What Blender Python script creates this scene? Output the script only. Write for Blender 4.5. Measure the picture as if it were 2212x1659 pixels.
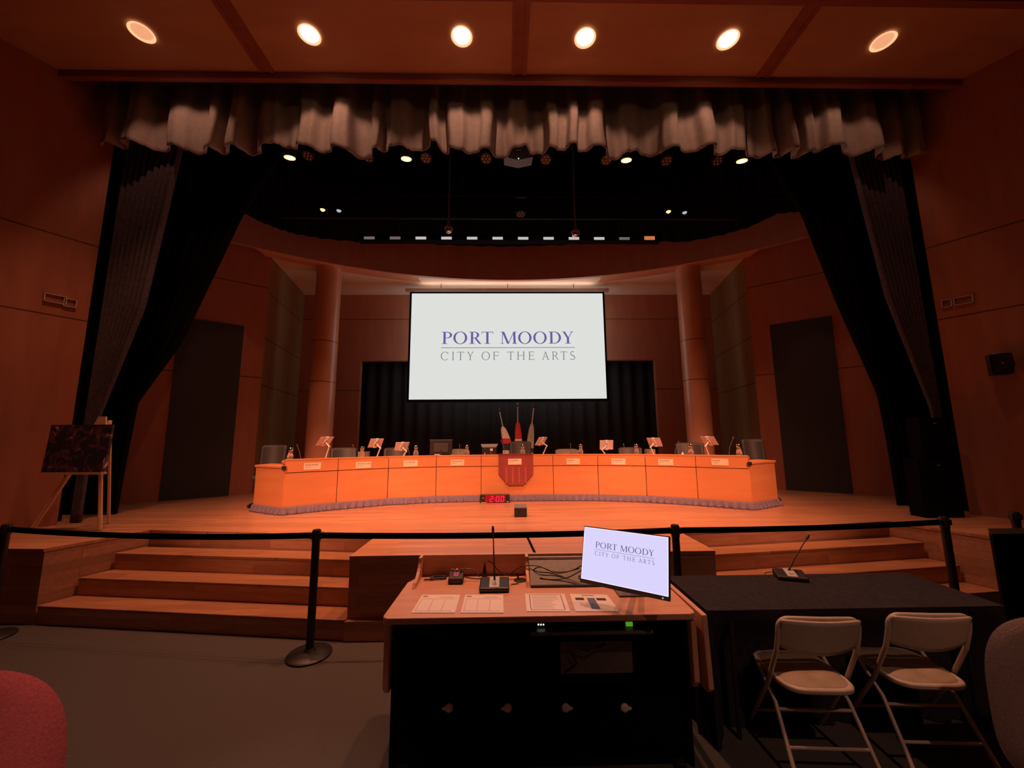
import bpy, bmesh, math, random
from mathutils import Vector, Matrix
random.seed(7)
PI = math.pi
for o in list(bpy.data.objects): bpy.data.objects.remove(o)
SC = bpy.context.scene
COL = SC.collection
S = 0.708            # stage height above the hall floor
CX = 0.14            # centre line of the stage shell

# ------------------------------------------------------------------ camera
F = 831.0; PITCH = math.radians(8.0); YAW = math.radians(1.1); ROLL = -0.0075; EYE = 1.77
cam = bpy.data.objects.new('camera', bpy.data.cameras.new('camera')); COL.objects.link(cam)
R0 = Vector((math.cos(YAW), -math.sin(YAW), 0)); G0 = Vector((math.sin(YAW), math.cos(YAW), 0))
F0 = G0*math.cos(PITCH) + Vector((0, 0, math.sin(PITCH))); U0 = -G0*math.sin(PITCH) + Vector((0, 0, math.cos(PITCH)))
rt = R0*math.cos(ROLL) + U0*math.sin(ROLL); up = -R0*math.sin(ROLL) + U0*math.cos(ROLL)
cam.matrix_world = Matrix(((rt.x, up.x, -F0.x, 0), (rt.y, up.y, -F0.y, 0), (rt.z, up.z, -F0.z, EYE), (0, 0, 0, 1)))
cam.data.sensor_width = 36; cam.data.lens = F/2212*36; cam.data.clip_start = 0.02; cam.data.clip_end = 100
SC.camera = cam

# ------------------------------------------------------------------ world and exposure
w = bpy.data.worlds.new('world'); SC.world = w; w.use_nodes = True
w.node_tree.nodes['Background'].inputs[0].default_value = (0, 0, 0, 1)
w.node_tree.nodes['Background'].inputs[1].default_value = 0
SC.view_settings.view_transform = 'Standard'; SC.view_settings.look = 'None'
SC.view_settings.exposure = 0; SC.view_settings.gamma = 1; SC.view_settings.use_curve_mapping = False

# ------------------------------------------------------------------ stage and hall lamps, with added fill lights (light only; seen fixtures come below)
def spot(loc, aim, watts, deg, col, blend=1.0, r=0.05):
    d = bpy.data.lights.new('spot', 'SPOT'); d.energy = watts; d.color = col
    d.spot_size = math.radians(deg); d.spot_blend = blend; d.shadow_soft_size = r
    o = bpy.data.objects.new('spot', d); COL.objects.link(o); o.location = loc
    o.rotation_euler = (Vector(aim)-Vector(loc)).to_track_quat('-Z', 'Y').to_euler()
    return o
WARM = (1.0, 0.375, 0.215)
DOWN_X = [-4.48, -2.42, -0.52, 1.04, 2.87, 4.89]                # ceiling downlights over the stage edge
for i, x in enumerate(DOWN_X):
    k = (0.65, 0.85, 1, 1, 0.85, 0.14)[i]                          # the outermost pair is dimmed
    spot((x, 4.2, 6.72), (x, 4.95, 5.74), (24, 34, 36, 36, 28, 15)[i], 90, (1.0, 0.45, 0.30), 0.35, 0.03)   # the part of the beam that grazes the valance
    spot((x, 4.2, 6.72), (x, 3.9, 0), 520*k, 78, WARM, 1.0, 0.07)
def area(loc, size, watts, col, rx):
    d = bpy.data.lights.new('soffit_fill', 'AREA'); d.shape = 'RECTANGLE'; d.size, d.size_y = size; d.energy = watts; d.color = col
    o = bpy.data.objects.new('soffit_fill', d); COL.objects.link(o); o.location = loc; o.rotation_euler = (rx, 0, 0)
area((0.10, 9.40, 5.55), (4.4, 0.10), 8, (1.0, 0.66, 0.50), math.radians(190))       # upward fill light added over the screen case to brighten the soffit
SEAT_FILL = (1.0, 0.50, 0.36)
spot((-2.0, -2.2, 6.6), (-1.25, 0.95, 0.8), 1000, 18, SEAT_FILL, 1.0, 0.08)                   # unseen spots added behind the camera to brighten the near seats and chairs
spot((2.2, -2.2, 6.6), (2.15, 1.6, 0.6), 330, 32, SEAT_FILL, 1.0, 0.08)
STAGE_L = [(-3.25, 5.37), (-1.49, 5.38), (1.9, 5.38), (3.71, 5.38)]  # lit lamps on the first bar
for x, y in STAGE_L:
    spot((x, y, 5.93), (x*0.9, 6.6, S), 230, 75, WARM, 1.0, 0.05)
for x, ax, pw in ((-3.0, -2.5, 2900), (-1.0, -0.8, 1500), (1.4, 1.1, 1500), (3.4, 2.9, 2900)):   # front lights on the hall's lighting bridge
    spot((x, -1.2, 6.5), (ax, 6.35, 1.15), pw, 28, WARM, 1.0, 0.06)

# ------------------------------------------------------------------ pixel helpers: a photo pixel on a known real plane
def ray(px, py):
    x = (px-1106)/F; y = (py-829.5)/F
    return rt*x - up*y + F0
def atZ(px, py, z):
    d = ray(px, py); t = (z-EYE)/d.z; return Vector((d.x*t, d.y*t, z))
def atY(px, py, Y):
    d = ray(px, py); t = Y/d.y; return Vector((d.x*t, Y, EYE+d.z*t))
def V(px, py, Y): return atY(px, py, Y)
def zat(px, py, xy):
    d = ray(px, py); return EYE + d.z*math.hypot(xy[0], xy[1])/math.hypot(d.x, d.y)

# ------------------------------------------------------------------ materials
def newmat(name):
    m = bpy.data.materials.new(name); m.use_nodes = True
    return m, m.node_tree, m.node_tree.nodes['Principled BSDF']
def plain(name, c, rough=0.6, metal=0.0, noise=0.12, scale=40, spec=None, bump=0.0):
    m, t, b = newmat(name); N = t.nodes; L = t.links
    tc = N.new('ShaderNodeTexCoord'); nz = N.new('ShaderNodeTexNoise'); nz.inputs['Scale'].default_value = scale; nz.inputs['Detail'].default_value = 4
    cr = N.new('ShaderNodeValToRGB')
    cr.color_ramp.elements[0].position = 0.3; cr.color_ramp.elements[1].position = 0.7
    cr.color_ramp.elements[0].color = [v*(1-noise) for v in c]+[1]; cr.color_ramp.elements[1].color = [min(1, v*(1+noise)) for v in c]+[1]
    L.new(tc.outputs['Object'], nz.inputs['Vector']); L.new(nz.outputs['Fac'], cr.inputs['Fac']); L.new(cr.outputs['Color'], b.inputs['Base Color'])
    b.inputs['Roughness'].default_value = rough; b.inputs['Metallic'].default_value = metal
    if spec is not None: b.inputs['Specular IOR Level'].default_value = spec
    if bump:
        bp = N.new('ShaderNodeBump'); bp.inputs['Strength'].default_value = bump; bp.inputs['Distance'].default_value = 0.01
        L.new(nz.outputs['Fac'], bp.inputs['Height']); L.new(bp.outputs['Normal'], b.inputs['Normal'])
    return m
def wood(name, c1, c2, grain=(1, 12, 12), rough=0.45, lines=(), planks=None, spec=0.4, scale=2.0, vlines=None):
    """lines: heights of dark panel joints; planks: (length, width) of floor boards laid along x"""
    m, t, b = newmat(name); N = t.nodes; L = t.links
    g = N.new('ShaderNodeNewGeometry'); mp = N.new('ShaderNodeMapping'); mp.inputs['Scale'].default_value = grain
    L.new(g.outputs['Position'], mp.inputs['Vector'])
    nz = N.new('ShaderNodeTexNoise'); nz.inputs['Scale'].default_value = scale; nz.inputs['Detail'].default_value = 6; nz.inputs['Roughness'].default_value = 0.6
    L.new(mp.outputs['Vector'], nz.inputs['Vector'])
    cr = N.new('ShaderNodeValToRGB'); cr.color_ramp.elements[0].position = 0.32; cr.color_ramp.elements[1].position = 0.68
    cr.color_ramp.elements[0].color = list(c1)+[1]; cr.color_ramp.elements[1].color = list(c2)+[1]
    L.new(nz.outputs['Fac'], cr.inputs['Fac']); colr = cr.outputs['Color']
    if planks:
        br = N.new('ShaderNodeTexBrick'); br.inputs['Scale'].default_value = 1
        br.inputs['Brick Width'].default_value = planks[0]; br.inputs['Row Height'].default_value = planks[1]
        br.inputs['Mortar Size'].default_value = 0.0015; br.inputs['Color1'].default_value = (1, 1, 1, 1)
        br.inputs['Color2'].default_value = (0.72, 0.70, 0.68, 1); br.inputs['Mortar'].default_value = (0.55, 0.5, 0.45, 1)
        L.new(g.outputs['Position'], br.inputs['Vector'])
        if len(planks) > 2:   # boards on vertical faces: swap y and z
            mp2 = N.new('ShaderNodeMapping'); mp2.inputs['Rotation'].default_value = (PI/2, 0, 0)
            L.new(g.outputs['Position'], mp2.inputs['Vector']); L.new(mp2.outputs['Vector'], br.inputs['Vector'])
        mx = N.new('ShaderNodeMix'); mx.data_type = 'RGBA'; mx.blend_type = 'MULTIPLY'; mx.inputs[0].default_value = 1
        L.new(colr, mx.inputs[6]); L.new(br.outputs['Color'], mx.inputs[7]); colr = mx.outputs[2]
    if lines:
        sx = N.new('ShaderNodeSeparateXYZ'); L.new(g.outputs['Position'], sx.inputs[0]); prev = None
        for z in lines:
            a = N.new('ShaderNodeMath'); a.operation = 'COMPARE'; a.inputs[1].default_value = z; a.inputs[2].default_value = 0.009
            L.new(sx.outputs['Z'], a.inputs[0])
            if prev:
                q = N.new('ShaderNodeMath'); q.operation = 'MAXIMUM'; L.new(prev, q.inputs[0]); L.new(a.outputs[0], q.inputs[1]); prev = q.outputs[0]
            else: prev = a.outputs[0]
        mx = N.new('ShaderNodeMix'); mx.data_type = 'RGBA'; L.new(prev, mx.inputs[0]); L.new(colr, mx.inputs[6])
        mx.inputs[7].default_value = [v*0.25 for v in c1]+[1]; colr = mx.outputs[2]
    L.new(colr, b.inputs['Base Color']); b.inputs['Roughness'].default_value = rough; b.inputs['Specular IOR Level'].default_value = spec
    return m
def emis(name, c, s):
    m, t, b = newmat(name); b.inputs['Base Color'].default_value = (0.02, 0.02, 0.02, 1)
    b.inputs['Emission Color'].default_value = list(c)+[1]; b.inputs['Emission Strength'].default_value = s
    return m
M = {}
M['wall'] = wood('cherry_wall', (0.34, 0.13, 0.075), (0.43, 0.17, 0.095), (3, 3, 0.5), 0.5, lines=(3.41, 4.5))
M['shell'] = wood('red_shell_wood', (0.48, 0.18, 0.11), (0.56, 0.22, 0.13), (3, 3, 0.5), 0.5, lines=(3.05, 5.0))
M['niche'] = wood('brown_niche_wood', (0.30, 0.24, 0.13), (0.37, 0.29, 0.16), (3, 3, 0.5), 0.6, lines=(2.9, 3.9, 4.9))
M['fascia'] = wood('fascia_wood', (0.46, 0.22, 0.17), (0.54, 0.26, 0.20), (3, 3, 0.6), 0.45)
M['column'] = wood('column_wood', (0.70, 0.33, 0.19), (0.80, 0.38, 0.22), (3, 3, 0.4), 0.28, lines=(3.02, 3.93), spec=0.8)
M['soffit'] = plain('cream_soffit', (0.86, 0.76, 0.66), 0.8, noise=0.03, scale=5)
M['ceil'] = wood('tan_ceiling', (0.46, 0.27, 0.17), (0.54, 0.32, 0.20), (0.6, 2, 1), 0.6, scale=1.5)
M['ceiltrim'] = wood('ceiling_trim_wood', (0.26, 0.09, 0.06), (0.34, 0.12, 0.08), (1, 3, 3), 0.5)
M['floor_wood'] = wood('stage_boards', (0.54, 0.27, 0.14), (0.70, 0.36, 0.19), (0.8, 14, 14), 0.3, planks=(1.1, 0.057), spec=0.5)
M['riser'] = wood('step_boards', (0.54, 0.28, 0.17), (0.68, 0.36, 0.22), (1.2, 14, 14), 0.4, planks=(0.9, 0.09, 1), spec=0.4)
M['tread'] = wood('tread_boards', (0.40, 0.19, 0.09), (0.50, 0.25, 0.13), (1.2, 14, 14), 0.35, planks=(0.9, 0.128), spec=0.4)
M['carpet'] = plain('grey_carpet', (0.085, 0.08, 0.071), 0.95, noise=0.25, scale=160, spec=0.1, bump=0.4)
M['black'] = plain('black_masking', (0.006, 0.006, 0.006), 0.95, spec=0.05)
M['velour'] = plain('black_velour', (0.008, 0.0075, 0.008), 0.95, noise=0.3, scale=20, spec=0.05)
M['drape'] = plain('mauve_velour', (0.095, 0.075, 0.085), 0.95, noise=0.25, scale=30, spec=0.1)
M['valance'] = plain('valance_velour', (0.30, 0.26, 0.23), 0.9, noise=0.08, scale=14, spec=0.15)
M['maple'] = wood('maple_veneer', (0.72, 0.29, 0.11), (0.79, 0.33, 0.125), (1.2, 1.2, 8), 0.5, scale=1.2)
M['mapleup'] = wood('maple_upper_panel', (0.70, 0.27, 0.10), (0.78, 0.32, 0.12), (1, 1, 10), 0.45, scale=1.4)
M['beech'] = wood('beech_laminate', (0.62, 0.34, 0.22), (0.72, 0.41, 0.27), (1, 6, 6), 0.4, scale=3)
M['skirt'] = plain('mauve_skirt_cloth', (0.20, 0.16, 0.22), 0.9, noise=0.15, scale=25)
M['leather'] = plain('black_leather', (0.05, 0.045, 0.04), 0.5, noise=0.1)
M['plastic'] = plain('black_plastic', (0.02, 0.019, 0.018), 0.4)
M['darkmetal'] = plain('black_powdercoat', (0.022, 0.02, 0.018), 0.45, metal=0.2)
M['grey'] = plain('grey_plastic', (0.16, 0.15, 0.15), 0.6)
M['steel'] = plain('grey_metal_tray', (0.22, 0.22, 0.20), 0.6)
M['silver'] = plain('silver_strip', (0.65, 0.63, 0.58), 0.35, metal=0.3)
M['chrome'] = plain('chrome', (0.85, 0.82, 0.78), 0.15, metal=1.0, noise=0.02)
M['white'] = plain('white_plastic', (0.85, 0.83, 0.80), 0.45, noise=0.03)
M['tablet'] = plain('silver_tablet_back', (0.74, 0.70, 0.72), 0.4, metal=0.2, noise=0.05)
M['paper'] = plain('paper', (0.86, 0.83, 0.78), 0.8, noise=0.02)
M['ink'] = plain('faded_ink', (0.35, 0.30, 0.28), 0.8)
M['darkink'] = plain('dark_ink', (0.03, 0.025, 0.04), 0.7)
M['blueink'] = plain('blue_picture', (0.12, 0.16, 0.30), 0.6, noise=0.5, scale=60)
M['card'] = plain('name_card', (0.95, 0.78, 0.55), 0.6, noise=0.02)
M['banner'] = wood('maroon_board', (0.30, 0.06, 0.055), (0.37, 0.08, 0.07), (8, 8, 0.8), 0.4, scale=2.5)
M['bannerstripe'] = plain('maroon_stripe', (0.44, 0.12, 0.10), 0.4)
M['cloth'] = plain('black_tablecloth', (0.028, 0.026, 0.03), 0.95, noise=0.2, scale=30, spec=0.1)
M['beige'] = plain('beige_enamel', (0.46, 0.40, 0.32), 0.42, metal=0.1, noise=0.06)
M['seatpad'] = plain('beige_vinyl', (0.27, 0.22, 0.15), 0.55, noise=0.15, scale=15)
M['redseat'] = plain('red_upholstery', (0.50, 0.10, 0.11), 0.95, noise=0.15, scale=120, bump=0.2)
M['greyseat'] = plain('greybrown_upholstery', (0.28, 0.20, 0.17), 0.95, noise=0.2, scale=120, bump=0.2)
M['easel'] = wood('easel_pine', (0.62, 0.40, 0.24), (0.72, 0.48, 0.30), (1, 1, 10), 0.5)
M['door'] = plain('grey_black_door', (0.055, 0.05, 0.048), 0.7, noise=0.08)
M['opening'] = plain('black_back_drape', (0.018, 0.013, 0.014), 0.95, noise=0.2)
M['flagred'] = plain('flag_red', (0.62, 0.04, 0.05), 0.8)
M['flagwhite'] = plain('flag_white', (0.75, 0.68, 0.60), 0.8)
M['flagblue'] = plain('flag_dark_blue', (0.03, 0.03, 0.07), 0.8)
M['flaggreen'] = plain('flag_grey_green', (0.36, 0.36, 0.26), 0.8)
M['screen'] = emis('projected_white', (0.78, 0.80, 0.77), 0.93)
M['purple'] = emis('projected_purple', (0.16, 0.12, 0.40), 0.85)
M['greytext'] = emis('projected_grey', (0.22, 0.19, 0.24), 0.85)
M['monitor'] = emis('monitor_white', (0.72, 0.67, 1.0), 0.98)
M['montext'] = emis('monitor_text', (0.16, 0.17, 0.32), 0.6)
M['monedge'] = emis('monitor_edge_glow', (1, 0.9, 1.0), 1.1)
M['ledred'] = emis('red_digits', (1.0, 0.02, 0.12), 1.6)
M['redglass'] = plain('red_filter', (0.35, 0.0, 0.015), 0.25)
M['lampon'] = emis('lamp_glow_bright', (1.0, 0.66, 0.38), 9.0)
M['lampdim'] = emis('lamp_glow_dim', (1.0, 0.42, 0.22), 0.9)
M['lampring'] = emis('lamp_reflector_rim', (1.0, 0.50, 0.25), 1.2)
M['stagelamp'] = emis('stage_lamp_glow', (1.0, 0.55, 0.15), 4.0)
M['coolglow'] = emis('cool_lamp_glow', (0.6, 0.7, 0.8), 0.7)
M['greenled'] = emis('green_led', (0.15, 0.55, 0.03), 0.5)
M['whiteled'] = emis('white_led', (0.8, 1.0, 0.7), 2.0)
M['cell'] = emis('strip_light_cell', (0.75, 0.66, 0.66), 0.75)
M['celldim'] = emis('strip_light_cell_dim', (0.45, 0.35, 0.33), 0.35)
M['cellorange'] = emis('strip_light_cell_orange', (0.75, 0.22, 0.07), 0.8)
M['leddot'] = plain('led_lens', (0.5, 0.36, 0.33), 0.3)
def glass():
    m, t, b = newmat('clear_glass'); b.inputs['Base Color'].default_value = (0.85, 0.8, 0.75, 1)
    b.inputs['Transmission Weight'].default_value = 0.85; b.inputs['Roughness'].default_value = 0.08
    return m
M['glass'] = glass()
def painting():
    m, t, b = newmat('dark_abstract_painting'); N = t.nodes; L = t.links
    tc = N.new('ShaderNodeTexCoord'); nz = N.new('ShaderNodeTexNoise'); nz.inputs['Scale'].default_value = 7; nz.inputs['Detail'].default_value = 8; nz.inputs['Distortion'].default_value = 1.5
    cr = N.new('ShaderNodeValToRGB'); e = cr.color_ramp.elements
    e[0].position = 0.0; e[0].color = (0.012, 0.012, 0.016, 1); e[1].position = 0.50; e[1].color = (0.02, 0.018, 0.02, 1)
    for p, c in ((0.56, (0.16, 0.03, 0.07, 1)), (0.61, (0.05, 0.05, 0.06, 1)), (0.68, (0.7, 0.5, 0.35, 1))):
        x = e.new(p); x.color = c
    L.new(tc.outputs['Object'], nz.inputs['Vector']); L.new(nz.outputs['Fac'], cr.inputs['Fac']); L.new(cr.outputs['Color'], b.inputs['Base Color'])
    b.inputs['Roughness'].default_value = 0.7
    return m
M['painting'] = painting()

# ------------------------------------------------------------------ mesh building
class MB:
    def __init__(s): s.v = []; s.f = []
    def add(s, vs, fs):
        n = len(s.v); s.v += [tuple(v) for v in vs]; s.f += [tuple(i+n for i in f) for f in fs]; return s
    def box(s, x0, x1, y0, y1, z0, z1):
        return s.add([(x0,y0,z0),(x1,y0,z0),(x1,y1,z0),(x0,y1,z0),(x0,y0,z1),(x1,y0,z1),(x1,y1,z1),(x0,y1,z1)],
                     [(0,3,2,1),(4,5,6,7),(0,1,5,4),(1,2,6,5),(2,3,7,6),(3,0,4,7)])
    def prism(s, pts, z0, z1):          # plan polygon extruded in z
        n = len(pts); a = sum(pts[i][0]*pts[(i+1)%n][1]-pts[(i+1)%n][0]*pts[i][1] for i in range(n))
        if a < 0: pts = pts[::-1]
        vs = [(p[0], p[1], z0) for p in pts]+[(p[0], p[1], z1) for p in pts]
        return s.add(vs, [tuple(range(n))[::-1], tuple(range(n, 2*n))]+[(i, (i+1)%n, n+(i+1)%n, n+i) for i in range(n)])
    def slab(s, pts, d):                # any planar polygon given thickness by vector d
        n = len(pts); d = Vector(d); ps = [Vector(p) for p in pts]
        return s.add(ps+[p+d for p in ps], [tuple(range(n))[::-1], tuple(range(n, 2*n))]+[(i, (i+1)%n, n+(i+1)%n, n+i) for i in range(n)])
    def tube(s, path, r, n=8, caps=True):
        path = [Vector(p) for p in path]; rs = r if isinstance(r, (list, tuple)) else [r]*len(path)
        base = len(s.v); prevn = None; rings = []
        for i, p in enumerate(path):
            t = (path[min(i+1, len(path)-1)]-path[max(i-1, 0)]).normalized()
            if prevn is None:
                a = Vector((0, 0, 1)) if abs(t.z) < 0.9 else Vector((1, 0, 0)); nn = t.cross(a).normalized()
            else: nn = (prevn - t*prevn.dot(t)).normalized()
            prevn = nn; b = t.cross(nn)
            rings.append([p+(nn*math.cos(2*PI*k/n)+b*math.sin(2*PI*k/n))*rs[i] for k in range(n)])
        vs = [v for r_ in rings for v in r_]; fs = []
        for i in range(len(path)-1):
            for k in range(n): fs.append((i*n+k, i*n+(k+1)%n, (i+1)*n+(k+1)%n, (i+1)*n+k))
        if caps: fs += [tuple(range(n))[::-1], tuple((len(path)-1)*n+k for k in range(n))]
        return s.add(vs, fs)
    def lathe(s, prof, c=(0, 0, 0), n=24, axis=None):   # prof [(r, h)...]
        c = Vector(c); ax = Vector(axis or (0, 0, 1)).normalized()
        a = Vector((1, 0, 0)) if abs(ax.x) < 0.9 else Vector((0, 1, 0)); u = ax.cross(a).normalized(); v = ax.cross(u)
        vs = []; fs = []
        for r, h in prof:
            for k in range(n): vs.append(c+ax*h+(u*math.cos(2*PI*k/n)+v*math.sin(2*PI*k/n))*max(r, 1e-4))
        for i in range(len(prof)-1):
            for k in range(n): fs.append((i*n+k, i*n+(k+1)%n, (i+1)*n+(k+1)%n, (i+1)*n+k))
        fs += [tuple(range(n))[::-1], tuple((len(prof)-1)*n+k for k in range(n))]
        return s.add(vs, fs)
    def grid(s, fn, nu, nv):
        vs = [fn(i/nu, j/nv) for j in range(nv+1) for i in range(nu+1)]
        return s.add(vs, [(j*(nu+1)+i, j*(nu+1)+i+1, (j+1)*(nu+1)+i+1, (j+1)*(nu+1)+i) for j in range(nv) for i in range(nu)])
    def xf(s, m):
        s.v = [tuple(m @ Vector(v)) for v in s.v]; return s
    def build(s, name, mat, parent=None, bevel=0, smooth=False, solid=0, seg=2):
        me = bpy.data.meshes.new(name); me.from_pydata(s.v, [], s.f); me.materials.append(M[mat] if isinstance(mat, str) else mat)
        bm = bmesh.new(); bm.from_mesh(me); bmesh.ops.recalc_face_normals(bm, faces=bm.faces); bm.to_mesh(me); bm.free()
        if smooth:
            for p in me.polygons: p.use_smooth = True
            me.set_sharp_from_angle(angle=math.radians(40))
        o = bpy.data.objects.new(name, me); COL.objects.link(o)
        if parent is not None: o.parent = parent
        if bevel:
            b = o.modifiers.new('bevel', 'BEVEL'); b.width = bevel; b.segments = seg; b.limit_method = 'ANGLE'
        if solid:
            b = o.modifiers.new('solid', 'SOLIDIFY'); b.thickness = solid
        return o
def tag(o, label=None, cat=None, group=None, kind=None):
    if label: o['label'] = label
    if cat: o['category'] = cat
    if group: o['group'] = group
    if kind: o['kind'] = kind
    return o
def thing(name, label, cat, loc=(0, 0, 0), rz=0, group=None):
    o = bpy.data.objects.new(name, None); COL.objects.link(o); o.empty_display_size = 0.1
    o.location = loc; o.rotation_euler = (0, 0, rz); return tag(o, label, cat, group)
def copy_tree(o, parent=None):
    c = o.copy(); COL.objects.link(c)
    if parent is not None: c.parent = parent
    for ch in list(o.children): copy_tree(ch, c)
    return c
def dup(o, label, loc, rz=0):
    c = copy_tree(o); c.location = loc; c.rotation_euler = (0, 0, rz); c['label'] = label; return c
def struct(o): o['kind'] = 'structure'; return o

# ================================================================== THE SETTING
struct(MB().box(-13, 13.5, -6, 5.6, -0.12, 0).build('floor', 'carpet'))
# splayed hall walls
def wallseg(name, a, b, z0, z1, mat, th=0.15, side=1):
    a = Vector((a[0], a[1], 0)); b = Vector((b[0], b[1], 0)); n = (b-a).normalized(); n = Vector((-n.y, n.x, 0))*th*side
    return struct(MB().prism([a, b, b+n, a+n], z0, z1).build(name, mat))
WLX, WRX, WY = -5.76, 6.24, 5.25
wallseg('wall_left', (WLX-0.593*11.2, WY-11.2), (WLX, WY), 0, 7.6, 'wall', 0.2, 1)
wallseg('wall_right', (WRX+0.593*11.2, WY-11.2), (WRX, WY), 0, 7.6, 'wall', 0.2, -1)
struct(MB().box(-13, 13.5, -6.2, -6.0, 0, 7.6).build('wall_rear', 'wall'))
# ceiling of the hall
struct(MB().box(-12.5, 13, -6, 4.72, 6.8, 6.95).build('ceiling', 'ceil'))
struct(MB().box(-6.4, 6.9, 4.72, 4.80, 6.70, 6.98).build('trim_1', 'ceiltrim', bevel=0.02))
n = 2
for x0 in (-3.25, 0.22, 3.66):
    m = MB()
    m.box(x0-0.10, x0-0.045, -6, 4.71, 6.775, 6.80); m.box(x0+0.045, x0+0.10, -6, 4.71, 6.775, 6.80); m.box(x0-0.045, x0+0.045, -6, 4.71, 6.79, 6.80)
    struct(m.build('trim_%d' % n, 'ceiltrim')); n += 1
struct(MB().box(-12, 12.5, 3.72, 3.80, 6.78, 6.80).build('trim_%d' % n, 'ceiltrim')); n += 1
# stage house: black roof, rear, sides
struct(MB().box(-9.5, 9.8, 4.84, 11.2, 9.3, 9.4).build('ceiling_stage', 'black'))
struct(MB().box(-9.5, 9.8, 11.1, 11.2, S-0.7, 9.3).build('wall_stage_rear', 'black'))
struct(MB().box(-9.5, -9.4, 5.5, 11.1, 0, 9.3).build('wall_stage_left', 'black'))
struct(MB().box(9.7, 9.8, 5.5, 11.1, 0, 9.3).build('wall_stage_right', 'black'))
struct(MB().box(-9.5, 9.8, 5.30, 5.36, 6.95, 9.3).build('wall_proscenium', 'black'))
struct(MB().prism([(-9.5, 5.5), (-5.98, 5.5), (-5.98, 5.40), (-9.5, 5.40)], 0, 9.3).build('wall_wing_left', 'black'))
struct(MB().prism([(9.8, 5.5), (6.46, 5.5), (6.46, 5.40), (9.8, 5.40)], 0, 9.3).build('wall_wing_right', 'black'))
struct(MB().box(-9.5, 9.8, 4.8, 5.4, 9.3, 9.32).build('ceiling_gap', 'black'))
# stage floor: outline of the deck with its thrust and the two flights of steps
def fl(x, k):   # front line of nosing k (k=3 is the deck edge) left/right of the thrust
    a = 3.71+0.255*k
    return a+0.13*max(0, -1.43-x) if x < 0 else a+0.01+0.13*max(0, x-1.97)
XL, XR = -4.57, 5.08
TL, TR = -1.43, 1.97
deck = [(-9.4, 11.1), (-9.4, 4.3), (-6.4, 4.25), (XL-0.04, fl(XL, 0)), (XL+0.30, fl(XL, 3)+0.02), (TL, fl(TL, 3)), (TL, 3.74), (TR, 3.76), (TR, fl(TR, 3)), (XR-0.30, fl(XR, 3)+0.02), (XR+0.04, fl(XR, 0)), (6.9, 4.25), (9.7, 4.3), (9.7, 11.1)]
def triprism(mb, pts, z0, z1):
    mb.prism(pts, z0, z1); return mb
o = triprism(MB(), deck, S-0.03, S).build('floor_stage', 'floor_wood'); struct(o)
inn = [(x, y) for x, y in deck]
for (xa_, ya_), (xb_, yb_) in zip(inn[1:12], inn[2:13]):      # the vertical faces under the deck edge
    a_ = Vector((xa_, ya_+0.012, 0)); b_ = Vector((xb_, yb_+0.012, 0)); u_ = (b_-a_).normalized(); n_ = Vector((-u_.y, u_.x, 0))*0.025
    struct(MB().prism([a_, b_, b_+n_, a_+n_], 0, S-0.03).build('wall_stage_front', 'riser'))
struct(MB().box(TL-0.005, TR+0.005, 3.70, 3.75, 0, 0.165).build('baseboard_stage_front', 'riser'))
# the deck joint across the thrust
struct(MB().prism([(0.26, 3.78), (0.285, 3.78), (0.245, 4.42), (0.22, 4.42)], S, S+0.003).build('trim_%d' % n, 'black')); n += 1
for side, (xa, xb) in (('left', (XL, TL)), ('right', (TR, XR))):
    for k in range(3):
        xs0, xs1 = (XL-0.025+0.113*k, TL) if side == 'left' else (TR, XR+0.025-0.113*k)
        xr0, xr1 = (XL+0.31, TL) if side == 'left' else (TR, XR-0.31)
        st = thing('stage_step', '%s wooden step of the %s flight up to the stage' % (('lowest', 'middle', 'top')[k], side), 'step', (0, 0, 0.0), 0, None)
        ya, yb = fl(xs0, k), fl(xs1, k); z1 = 0.177*(k+1)
        MB().prism([(xs0, ya+0.012), (xs1, yb+0.012), (xr1, fl(xr1, 3)), (xr0, fl(xr0, 3))], 0 if k == 0 else 0.177*k, z1-0.03).build('riser', 'riser', st)
        MB().prism([(xs0, ya), (xs1, yb), (xr1, fl(xr1, 3)+0.005), (xr0, fl(xr0, 3)+0.005)], z1-0.03, z1).build('tread', 'tread', st, bevel=0.006)

# shell walls round the council table
A_, B_, C_ = (7.3, 6.35), (5.2, 8.0), (5.6, 10.2)
for sgn, side in ((-1, 'left'), (1, 'right')):
    P = lambda q: (CX+sgn*q[0], q[1])
    wallseg('wall_shell_'+side, P(A_), P(B_), S, 7.2, 'shell', 0.12, 1 if sgn < 0 else -1)
    wallseg('wall_niche_'+side, P(B_), P(C_), S, 5.7, 'niche', 0.12, 1 if sgn < 0 else -1)
    # tall grey-black door standing flush in the shell wall
    a = Vector((CX+sgn*6.22, 0, 0)); u = (Vector((P(B_)[0], P(B_)[1], 0))-Vector((P(A_)[0], P(A_)[1], 0))).normalized(); nn = Vector((-u.y, u.x, 0))*(-1 if sgn < 0 else 1)
    base = Vector((P(A_)[0], P(A_)[1], 0)); L0 = 1.30; L1 = 2.30
    if sgn > 0: L0, L1 = 1.33, 2.33
    p0 = base+u*L0; p1 = base+u*L1
    d = MB().prism([p0+nn*0.0, p1+nn*0.0, p1+nn*0.03, p0+nn*0.03], S, 4.08).build('door_%d' % (1 if sgn < 0 else 2), 'door'); struct(d)
    mid = (p0+p1)/2; q = p1 - u*0.08 if sgn < 0 else p1-u*0.08
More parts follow.
